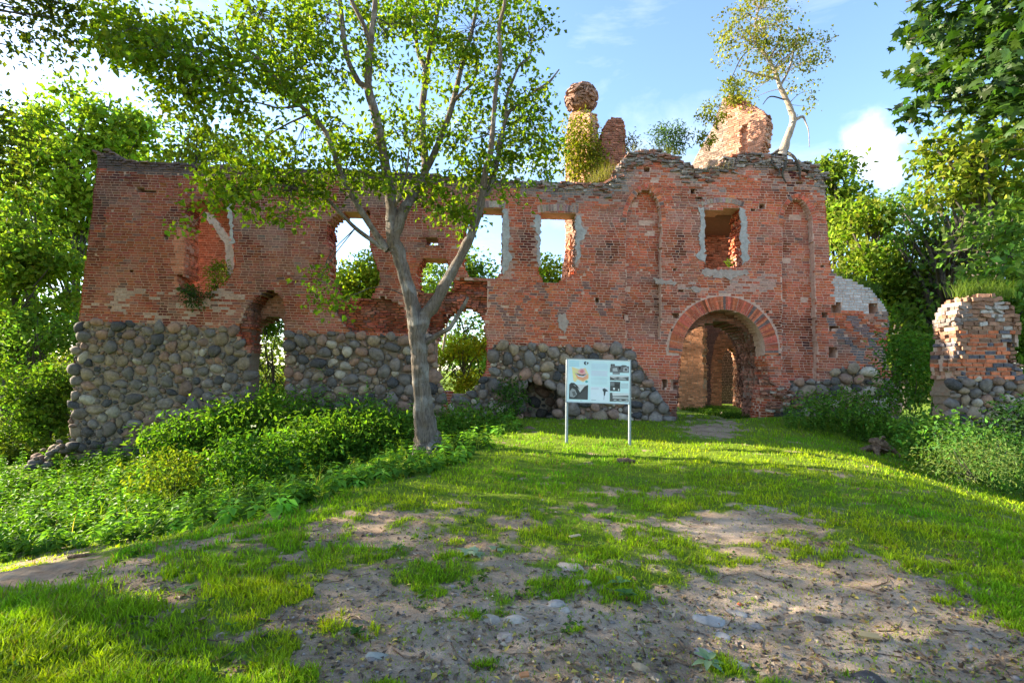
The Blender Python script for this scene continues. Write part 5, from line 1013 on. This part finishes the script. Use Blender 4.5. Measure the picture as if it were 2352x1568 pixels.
tuft("grass_tuft", "fringe of tall grass crowning the detached wall stub", P(np.linspace(2195, 2315, 14), np.full(14, 682.), 14.3), 501, .55, 420, (.11, .17, .03), .12)
tuft("grass_tuft", "grass growing along the sloping whitewashed shoulder of the gate tower", P(np.linspace(1920, 2015, 12), np.linspace(634, 672, 12), 19.1), 502, .45, 260, (.06, .11, .03), .12)
tuft("grass_tuft", "dry grass on the step of the wall top left of the tower", P(np.linspace(1360, 1425, 8), np.linspace(418, 400, 8), 19.1), 503, .55, 220, (.20, .19, .07), .12)
tuft("grass_tuft", "thin grass on the humped top of the tower over the left blind arch", P(np.linspace(1450, 1560, 8), np.linspace(348, 354, 8), 19.1), 504, .3, 150, (.14, .15, .06), .15)
tuft("dry_roots", "matted dry roots in the dip of the tower top above its window", P(np.linspace(1600, 1680, 10), np.linspace(396, 392, 10), 18.72), 505, .4, 130, (.24, .20, .15), .14, "roots", .01)
bush("self_sown_bush", "feathery self-sown bush on the tower top left of the rear tower fragment", "bush", P(1540, 320, 20), (.75, .5, .65), 130, .15, (.045, .095, .04), 511, aspect=.3, base=P(1538, 358, 20))
bush("ivy", "yellow-green creeper clinging to the bulb-topped chimney stack", "climber", P(1332, 340, 24.6), (.85, .5, 1.85), 210, .17, (.12, .15, .018), 512, mat="leaf", droop=.6, stems=10, base=P(1320, 420, 24.6))
bush("ivy", "bright creeper on the lower right flank of the chimney stack", "climber", P(1370, 385, 24.3), (.5, .4, 1.0), 60, .16, (.12, .16, .02), 513, mat="leaf", droop=.5, base=P(1370, 425, 24.3))
bush("ivy", "creeper spilling over the broken brick pier's right side", "climber", P(1448, 345, 25.4), (.35, .5, .95), 45, .13, (.12, .13, .05), 514, mat="leaf", droop=.6, base=P(1446, 400, 25.4))
bush("ivy", "yellow-green creeper climbing the left edge of the rear tower fragment", "climber", P(1636, 262, 24.0), (.7, .3, .55), 40, .15, (.13, .17, .02), 515, mat="leaf", droop=.5, base=P(1650, 300, 24.2))
bush("ivy", "leafy creeper hanging from the peak of the rear tower fragment", "climber", P(1690, 210, 24.2), (.6, .4, .8), 60, .15, (.13, .17, .025), 516, mat="leaf", droop=.5, base=P(1690, 240, 24.2))
bush("ivy", "sparse creeper low on the left flank of the rear tower fragment", "climber", P(1618, 320, 24.0), (.5, .3, .4), 22, .15, (.12, .17, .02), 517, mat="leaf", droop=.5, base=P(1630, 345, 24.2))
bush("sill_plant", "fresh green weed standing on the right of the leftmost window's broken sill", "plant", P(505, 636, 19.1), (.46, .3, .7), 95, .12, (.10, .19, .02), 518, droop=.2, aspect=.35, base=P(500, 668, 19.1))
bush("sill_plant", "dark weeds hanging below the leftmost window's broken sill", "plant", P(452, 684, 18.65), (.55, .25, .38), 55, .10, (.035, .075, .03), 519, droop=.7, aspect=.4, base=P(455, 668, 18.8))
bush("sill_plant", "small green weed at the left of the leftmost window's broken sill", "plant", P(432, 665, 18.9), (.3, .25, .22), 22, .10, (.05, .11, .03), 520, base=P(436, 676, 18.9))
bush("wall_fern", "small green plant at the lower corner inside the tower window", "plant", P(1682, 603, 19.6), (.2, .2, .22), 20, .09, (.06, .12, .02), 521, base=P(1682, 616, 19.6))
bush("bramble", "bramble climbing from the nettles beside the dark hole in the boulder base", "bush", P(1175, 915, 18.35), (.55, .4, .75), 70, .12, (.045, .11, .022), 522, base=P(1165, 965, 18.3))
bush("nettle_clump", "nettle clump just right of the big tree's foot", "bush", P(1090, 985, 15.5), (1.0, .8, .75), 130, .13, (.07, .16, .025), 523, base=P(1090, 1020, 15.5))
bush("nettle_clump", "tall nettle clump under the left archway", "bush", P(640, 955, 17), (1.4, .8, .9), 190, .14, (.08, .175, .022), 524, base=P(640, 1010, 17))
bush("nettle_clump", "nettle clump against the boulders left of the big tree", "bush", P(840, 985, 15.5), (1.6, .8, .6), 190, .13, (.07, .16, .022), 525, base=P(840, 1030, 15.5))
bush("nettle_clump", "sunlit yellow-tipped nettle clump on the slope below the wall's left end", "bush", P(400, 1085, 13.2), (1.0, .8, .55), 110, .12, (.095, .15, .02), 526, base=P(400, 1130, 13.2))
bush("nettle_clump", "leafy weeds climbing the boulders midway between the wall's left end and the left archway", "bush", P(430, 1000, 17.2), (1.5, .7, .55), 150, .17, (.075, .17, .024), 541, base=P(430, 1040, 17.2))
bush("nettle_clump", "broad-leaved weeds heaped directly left of the left archway", "bush", P(535, 968, 17.2), (1.2, .7, .7), 150, .17, (.085, .185, .024), 542, base=P(535, 1020, 17.2))
bush("nettle_clump", "broad-leaved weeds between the left archway and the big tree, half way down the bank", "bush", P(740, 1010, 15), (1.5, .8, .6), 170, .16, (.075, .17, .024), 543, base=P(740, 1050, 15))
bush("nettle_clump", "dark leafy weeds on the slope in front of the left archway", "bush", P(600, 1050, 13.5), (1.4, .8, .5), 150, .16, (.06, .15, .024), 544, base=P(600, 1090, 13.5))
bush("gap_shrub", "tall green shrub filling the gap between the tower and the wall stub", "shrub", P(2085, 850, 16.5), (.75, .8, 1.3), 170, .14, (.06, .15, .025), 527, base=P(2090, 990, 16.5))
bush("gap_shrub", "leafy shrub in front of the wall stub's boulder base", "shrub", P(2150, 1010, 13), (1.0, .8, .6), 150, .13, (.085, .20, .035), 528, base=P(2160, 1040, 13))
bush("gap_shrub", "shrub at the tower's right foot half covering its boulders", "shrub", P(1950, 935, 16.8), (1.5, .7, .5), 170, .12, (.09, .20, .035), 529, base=P(1950, 970, 16.8))
bush("gap_shrub", "dark shrub at the right edge hiding the wall stub's corner", "shrub", P(2352, 985, 12), (.45, .8, .7), 110, .12, (.022, .06, .022), 530, base=P(2345, 1060, 12))
bush("tall_weeds", "pale feathery weed patch low on the right slope", "plant", P(2240, 1060, 10), (.9, .8, .38), 190, .07, (.12, .19, .06), 531, aspect=.22, base=P(2240, 1100, 10))
bush("tall_weeds", "dark weed patch below the wall stub", "plant", P(2265, 1035, 11.5), (1.2, .8, .45), 190, .10, (.06, .15, .035), 532, base=P(2260, 1060, 11.5))

# ------------------------------------------------------------------ notice board
BY = 12.2
TL, TR, BLp, BR = P(1302, 824, BY), P(1446, 828, BY), P(1301, 922, BY), P(1448, 928, BY)
bl = empty("notice_board", tuple(G(np.array([1375.]), np.array([1005.]))[0][0] * [1, 0, 1] + [0, BY, 0]), "white notice board with a coloured plan and black-and-white photographs on two steel posts", "notice board")
C0 = (TL + TR + BLp + BR) / 4; ex = nrm(TR - TL + BR - BLp); ez = nrm(TL - BLp + TR - BR); ez = nrm(ez - ex * (ez @ ex)); ey = np.cross(ez, ex); BW, BH = np.linalg.norm(TR - TL), np.linalg.norm(TL - BLp)
def bp(s, t, o=0.0): return C0 + ex * ((np.asarray(s, float) - .5) * BW)[..., None] + ez * ((.5 - np.asarray(t, float)) * BH)[..., None] - ey * o
def bbox(s0, t0, s1, t1, o0, o1):
    V = np.concatenate([bp(np.array([s0, s1, s1, s0]), np.array([t1, t1, t0, t0]), o0), bp(np.array([s0, s1, s1, s0]), np.array([t1, t1, t0, t0]), o1)]); return V, BOXF[:, ::-1] if o1 > o0 else BOXF
V, F = bbox(0, 0, 1, 1, .012, -.012); mesh("panel", V, F, M["panel"], bl)
for (a, b, c, d) in ((-.012, -.018, 1.012, 0), (-.012, 1, 1.012, 1.018), (-.012, 0, 0, 1), (1, 0, 1.012, 1)):
    V, F = bbox(a, b, c, d, .020, -.016); mesh("frame_rail", V, F, M["galv"], bl)
for px in (1303, 1446.5):
    top = P(px, 826, BY + .045); bot = P(px, 1006, BY + .045); bot[0] = top[0]; bot[2] = h(bot[0], bot[1]) - .15
    V, F = tube(np.array([bot, top]), np.array([.034, .034]), 14); mesh("post", V, F, M["galv"], bl, smooth_=False)
def Z(x, y): return (x - 588) / (1200 - 588), (y - 637) / (1062 - 637)     # from my measuring grid to board fractions
def printed(name, pts, col, o=.014, parent=None):
    s, t = Z(np.array([p[0] for p in pts], float), np.array([p[1] for p in pts], float)); n = len(pts)
    V = bp(s, t, o); c = bp(np.array([s.mean()]), np.array([t.mean()]), o)[0]; i = np.arange(n)
    return mesh(name, np.vstack([V, c]), np.stack([i, np.full(n, n), (i + 1) % n], -1), M["print"], parent or bl, tint=np.broadcast_to(col, (n + 1, 3)))
R4 = lambda a, b, c, d: [(a, b), (c, b), (c, d), (a, d)]
printed("sheet", R4(600, 645, 1192, 1052), (.62, .80, .82), .0128)
printed("sheet", R4(820, 905, 1000, 1048), (.72, .78, .84), .0132)
# coloured plan of the site
printed("plan_ground", [(632, 715), (700, 735), (765, 722), (800, 790), (796, 830), (745, 862), (690, 838), (668, 865), (650, 850)], (.85, .66, .33), .0140)
printed("plan_ground", [(640, 745), (668, 760), (690, 800), (665, 830), (652, 800)], (.80, .74, .30), .0144)
printed("plan_building", [(660, 770), (700, 800), (745, 808), (785, 780), (796, 820), (745, 850), (690, 830)], (.83, .36, .20), .0148)
printed("plan_building", [(690, 760), (720, 726), (752, 730), (772, 770), (750, 790), (712, 786)], (.82, .42, .40), .0152)
printed("plan_building", [(712, 750), (735, 738), (752, 752), (742, 772), (718, 772)], (.70, .20, .22), .0156)
printed("plan_wall", [(662, 772), (700, 796), (745, 804), (784, 776), (782, 786), (745, 815), (698, 806)], (.80, .78, .80), .0160)
printed("plan_tree", [(765, 850), (780, 842), (796, 856), (785, 868), (768, 866)], (.12, .42, .40), .0148)
printed("emblem", [(748, 664), (760, 656), (775, 662), (764, 664), (757, 672), (764, 684), (778, 688), (762, 692), (750, 682)], (.05, .05, .06), .0148)
printed("emblem", [(776, 664), (790, 662), (795, 672), (784, 690), (780, 678)], (.07, .07, .08), .0148)
rng = np.random.default_rng(600)
def photo(a, b, c, d, seed, dark=.09, shapes=()):
    o = printed("photograph", R4(a, b, c, d), (dark,) * 3, .0145)
    for k, (pts, v) in enumerate(shapes): printed("photograph_tone", pts, (v,) * 3, .0150 + .0004 * k, o)
photo(612, 888, 795, 1035, 1, .05, [([(640, 888), (795, 888), (760, 905), (718, 965), (690, 915)], .62), ([(618, 960), (640, 925), (670, 940), (690, 985), (660, 1018), (622, 1012)], .30), ([(640, 962), (665, 955), (680, 990), (655, 1006)], .12), ([(700, 1000), (780, 930), (790, 1025), (690, 1028)], .075)])
printed("photograph", [(612, 890), (630, 872), (660, 874), (690, 900), (718, 940), (690, 900), (650, 890)], (.05, .05, .05), .0152)
photo(1003, 690, 1188, 755, 2, .14, [(R4(1003, 690, 1012, 712), .5), ([(1030, 745), (1030, 715), (1070, 708), (1080, 745)], .45), ([(1085, 700), (1105, 690), (1110, 720), (1092, 730)], .03), ([(1130, 745), (1135, 705), (1165, 695), (1185, 720), (1180, 748)], .38), ([(1145, 735), (1150, 712), (1168, 712), (1172, 735)], .10)])
photo(1010, 672, 1050, 692, 3, .07, [([(1025, 692), (1030, 680), (1040, 690)], .3)])
printed("photograph", [(1105, 690), (1125, 680), (1160, 682), (1172, 692)], (.08, .08, .08), .0146)
photo(1030, 755, 1100, 775, 4, .25)
photo(1005, 785, 1188, 835, 5, .10, [([(1005, 785), (1188, 785), (1188, 795), (1120, 806), (1080, 800), (1040, 812), (1005, 800)], .62), ([(1040, 826), (1060, 812), (1075, 822), (1100, 808), (1150, 812), (1170, 826)], .42)])
photo(1008, 847, 1107, 942, 6, .07, [(R4(1012, 852, 1050, 890), .20), (R4(1038, 908, 1056, 928), .75), (R4(1086, 918, 1098, 938), .7), (R4(1052, 870, 1096, 905), .035)])
photo(1008, 958, 1190, 1045, 7, .10, [([(1030, 958), (1190, 958), (1190, 980), (1100, 986), (1036, 990)], .66), (R4(1036, 996, 1188, 1016), .45), ([(1040, 1035), (1060, 1022), (1080, 1034), (1110, 1020), (1140, 1034), (1180, 1022), (1186, 1040)], .5)])
printed("statue_picture", [(935, 925), (955, 916), (978, 930), (990, 945), (968, 948), (960, 990), (950, 992), (946, 950), (938, 942)], (.05, .06, .07), .0148)
printed("statue_picture", [(948, 992), (958, 994), (954, 1030), (946, 1032)], (.50, .52, .58), .0148)
def lines(a, b, c, d, n, col, name="text_line"):
    for k in range(n):
        y = b + (d - b) * k / n; e = c - (rng.uniform(.02, .35) * (c - a) if rng.random() < .3 else rng.uniform(0, .04) * (c - a)); printed(name, R4(a, y, e, y + (d - b) / n * .5), np.asarray(col) * rng.uniform(.95, 1.05), .0148)
lines(608, 655, 705, 715, 5, (.36, .62, .72)); lines(822, 672, 985, 735, 8, (.55, .68, .76)); lines(822, 745, 985, 800, 7, (.66, .64, .76)); lines(822, 810, 985, 885, 9, (.56, .70, .74)); lines(1114, 862, 1186, 915, 6, (.42, .47, .50)); lines(826, 915, 900, 935, 3, (.62, .60, .68)); lines(830, 1034, 885, 1042, 1, (.25, .35, .36)); lines(720, 1046, 750, 1052, 1, (.15, .18, .2))

# ------------------------------------------------------------------ stones, stump and plants lying about
def ground_at(px, py): return G(np.array([float(px)]), np.array([float(py)]))[0][0]
def rock(px, py, w, hgt, col, label, seed, flat=.55, mat="stone", name="stone", cat="stone", yaw=0.0, group=None):
    r2 = np.random.default_rng(seed); p = ground_at(px, py); d = np.linalg.norm(p - EYEP) / FPX; V, F = pebble_shape((w * d / 2, max(w * d / 2 * .8, .02), max(hgt * d / 2, .012)), r2, base=ICO3); V = V @ rotz(yaw).T + p - [0, 0, hgt * d * .12]
    return tagit(mesh(name, V, F, M[mat], tint=np.broadcast_to(np.array(col) * np.array([.86, .80, .72]), V.shape), smooth_=True), label, cat, group)
rock(866, 1503, 40, 24, (.34, .35, .32), "smooth grey stone lying on bare earth near the bottom edge, left of centre", 701)
rock(1470, 1533, 34, 26, (.40, .31, .20), "rounded tan stone close to the bottom edge, right of centre", 702)
rock(1120, 1425, 60, 20, (.42, .37, .31), "elongated pale half-buried cobble, left of a pair on the bare path", 703, yaw=.6)
rock(1188, 1420, 56, 20, (.46, .41, .35), "oval pale half-buried cobble, right of a pair on the bare path", 704)
rock(1165, 1462, 56, 16, (.44, .36, .31), "pinkish flat stone below the pair of pale cobbles", 705, yaw=-.4)
rock(1060, 1412, 60, 12, (.38, .35, .31), "low grey slab of stone left of the pale cobbles", 706, yaw=.3)
rock(1310, 1298, 72, 14, (.46, .40, .34), "flat pale slab at the top of the bare path", 707)
rock(1340, 1335, 46, 12, (.40, .33, .29), "small flat brownish stone below the pale slab on the path", 708, yaw=-.5)
rock(1275, 1385, 44, 14, (.42, .40, .38), "pale grey stone in the middle of the bare path", 709)
rock(1295, 1400, 28, 14, (.48, .44, .40), "small whitish stone beside the pale grey one on the path", 710)
rock(1630, 1420, 60, 14, (.38, .38, .38), "bluish grey flat stone set in the stony patch at the right", 711, yaw=-.4)
rock(1690, 1405, 46, 12, (.42, .40, .38), "pale flat stone at the top of the stony patch", 712, yaw=-.5)
rock(1740, 1436, 40, 12, (.36, .34, .33), "grey flat stone on the right of the stony patch", 713, yaw=-.4)
rock(1660, 1458, 40, 12, (.40, .39, .38), "light grey stone in the middle of the stony patch", 714, yaw=-.5)
rock(1610, 1500, 52, 12, (.33, .34, .36), "bluish slate-like stone above the rosette plant", 715, yaw=-.4)
rock(1700, 1525, 44, 10, (.36, .35, .34), "flat grey stone right of the rosette plant", 716, yaw=-.6)
rock(1890, 1420, 30, 14, (.10, .075, .065), "dark clod of earth on the bare slope at the right", 717)
rock(1995, 1555, 56, 24, (.09, .08, .078), "dark rock cut by the bottom edge at the right", 718)
rock(1700, 1388, 14, 14, (.42, .10, .04), "small orange-red brick chip on the bare path at the right", 719)
rock(1660, 950, 24, 16, (.36, .33, .29), "small pale boulder on the right of the gate's threshold", 720)
rock(1585, 957, 22, 12, (.46, .42, .36), "small white stone on the left of the gate's threshold", 721)
rock(1216, 985, 34, 20, (.17, .11, .08), "reddish stone in front of the dark hole in the boulder base", 722)
rock(2205, 1083, 30, 16, (.24, .21, .19), "grey stone sunk in the weeds on the right slope", 723)
rock(372, 1222, 16, 24, (.06, .022, .02), "dark reddish upright stone on the left crest of the mound", 724, yaw=.3)
# fallen slip of pale wood and a straw-coloured leaf
def plate(px, py, L_, Wd, yaw, col, name, label, cat, mat="dry_leaf"):
    p = ground_at(px, py); d = np.linalg.norm(p - EYEP) / FPX; V, F = box((0, 0, 0), (L_ * d, Wd * d, .012), rotz(yaw) @ rotx(.2)); r2 = np.random.default_rng(int(px)); V = V * r2.uniform(.85, 1.1, V.shape) + p + [0, 0, .03]; tagit(mesh(name, V, F, M[mat], tint=np.broadcast_to(col, V.shape)), label, cat)
plate(1998, 1468, 30, 14, -.35, (.46, .33, .15), "wood_chip", "straw-yellow chip of wood lying on the bare path at the right", "wood chip")
plate(1320, 1236, 26, 6, .5, (.60, .44, .25), "wood_chip", "thin pale sliver of wood near the middle of the path", "wood chip")
plate(1205, 1560, 18, 11, .3, (.45, .20, .08), "wood_chip", "rust-brown chip at the bottom edge", "wood chip")
# rotten stump on the right crest
sp_ = ground_at(2012, 1040); stp = empty("tree_stump", tuple(sp_), "rotten broken tree stump on the right crest of the mound", "stump"); sc = np.linalg.norm(sp_ - EYEP) / FPX
for k, (pts, r_, nm) in enumerate([([(-48, 0, 2), (-25, 2, 12), (0, 6, 22)], 13, "root"), ([(5, 0, 4), (8, 8, 22), (2, 4, 40)], 24, "stump_body"), ([(10, 0, 30), (38, 6, 18), (72, 0, -8)], 15, "root"), ([(-5, -8, 8), (-14, -26, 2), (-24, -40, -4)], 10, "root"), ([(10, 4, 34), (22, 2, 46), (30, 0, 44)], 7, "splinter")]):
    q = catmull(np.array(pts, float) * sc * .62 + sp_, 12); V, F = tube(q, np.linspace(r_, r_ * (.55 if k == 1 else .3), 12) * sc * .55, 11, .6, k, True, .12); mesh(nm, V, F, M["rotwood"], stp, smooth_=True)
q = ground_at(1438, 1062); lg = catmull(np.array([[-.16, .02, .03], [0, 0, .05], [.17, -.03, .03]]) + q, 10); tagit(mesh("log_chunk", *tube(lg, np.linspace(.05, .03, 10), 9, .4, 3), M["rotwood"], smooth_=True), "small dark chunk of wood in the grass below the notice board", "wood chunk")
q = ground_at(190, 1285); lg = catmull(np.array([[-.2, .02, .03], [0, 0, .06], [.22, .1, .05]]) + q, 10); tagit(mesh("log_chunk", *tube(lg, np.linspace(.03, .015, 10), 9, .3, 5), M["rotwood"], smooth_=True), "dark stick lying on the left crest of the mound", "stick")
# rosette plants with leaves one can count
def rosette(px, py, size, n, col, label, seed, up=.35, aspect=.4, maple=False, name="rosette_plant"):
    r2 = np.random.default_rng(seed); p = ground_at(px, py); d = np.linalg.norm(p - EYEP) / FPX; root = empty(name, tuple(p), label, "plant"); L_ = size * d
    V, F = tube(np.array([p - [0, 0, .01], p + [0, 0, L_ * .35]]), np.array([.006, .004]), 6); mesh("stem", V, F, M["herb"], root, tint=np.broadcast_to((.25, .12, .06), V.shape))
    for k in range(n):
        a = k * 6.283 / n + r2.normal(0, .2); dv = np.array([[math.cos(a), math.sin(a), up + r2.normal(0, .15)]]); b = (p + [0, 0, L_ * (.22 + .1 * (k % 2))])[None]; ll = L_ * r2.uniform(.75, 1.15); T = np.array(col) * r2.uniform(.85, 1.2)
        if maple: Vl, Fl = maple_leaves(b, dv, np.array([[0, 0, 1.0]]), ll)
        else:
            s = np.linspace(0, 1, 6); wv = np.sin(np.pi * s ** .8) * ll * aspect * .5; dn = nrm(dv)[0]; sd = nrm(np.cross(dn, [0, 0, 1.0])); upv = np.cross(sd, dn); mid = b + dn * (s * ll)[:, None] - np.array([0, 0, 1.0]) * (s ** 2 * ll * .35)[:, None]
            Vl = np.concatenate([mid - sd * wv[:, None] + upv * (wv * .3)[:, None], mid, mid + sd * wv[:, None] + upv * (wv * .3)[:, None]]); i = np.arange(5); Fl = np.concatenate([np.stack([i, i + 1, 6 + i + 1, 6 + i], -1), np.stack([6 + i, 6 + i + 1, 12 + i + 1, 12 + i], -1)])
        mesh("leaf", Vl, Fl, M["herb"], root, tint=np.broadcast_to(T, Vl.shape), smooth_=not maple)
rosette(1628, 1530, 40, 7, (.20, .30, .17), "pale grey-green rosette plant with pointed leaves on bare ground at the bottom", 801)
rosette(1440, 1378, 34, 6, (.10, .20, .06), "broad-leaved green plantain growing in the middle of the path", 802, .8, .5)
rosette(1425, 1345, 30, 4, (.12, .24, .10), "small broad-leaved plantain just above the larger one on the path", 803, .6, .5)
rosette(1085, 1275, 36, 4, (.34, .42, .26), "upturned pale maple twig of big leaves lying on the grass", 804, .1, .5, True, "maple_sprig")
rosette(1135, 1308, 20, 2, (.42, .34, .10), "yellowing fallen maple sprig below the pale one", 805, .1, .5, True, "maple_sprig")
rosette(1140, 1420 - 155, 26, 2, (.30, .38, .22), "small pale maple sprig right of the big one", 806, .1, .5, True, "maple_sprig")
rosette(820, 1458, 22, 7, (.06, .13, .03), "dark small leafy herb on bare earth left of the path", 807, .8)
rosette(915, 1265, 24, 5, (.12, .20, .06), "green herb left of the pale maple sprig", 808, .5)
rosette(425, 1365, 26, 6, (.12, .22, .06), "bright broad-leaved herb on the left part of the mound", 809, .6)
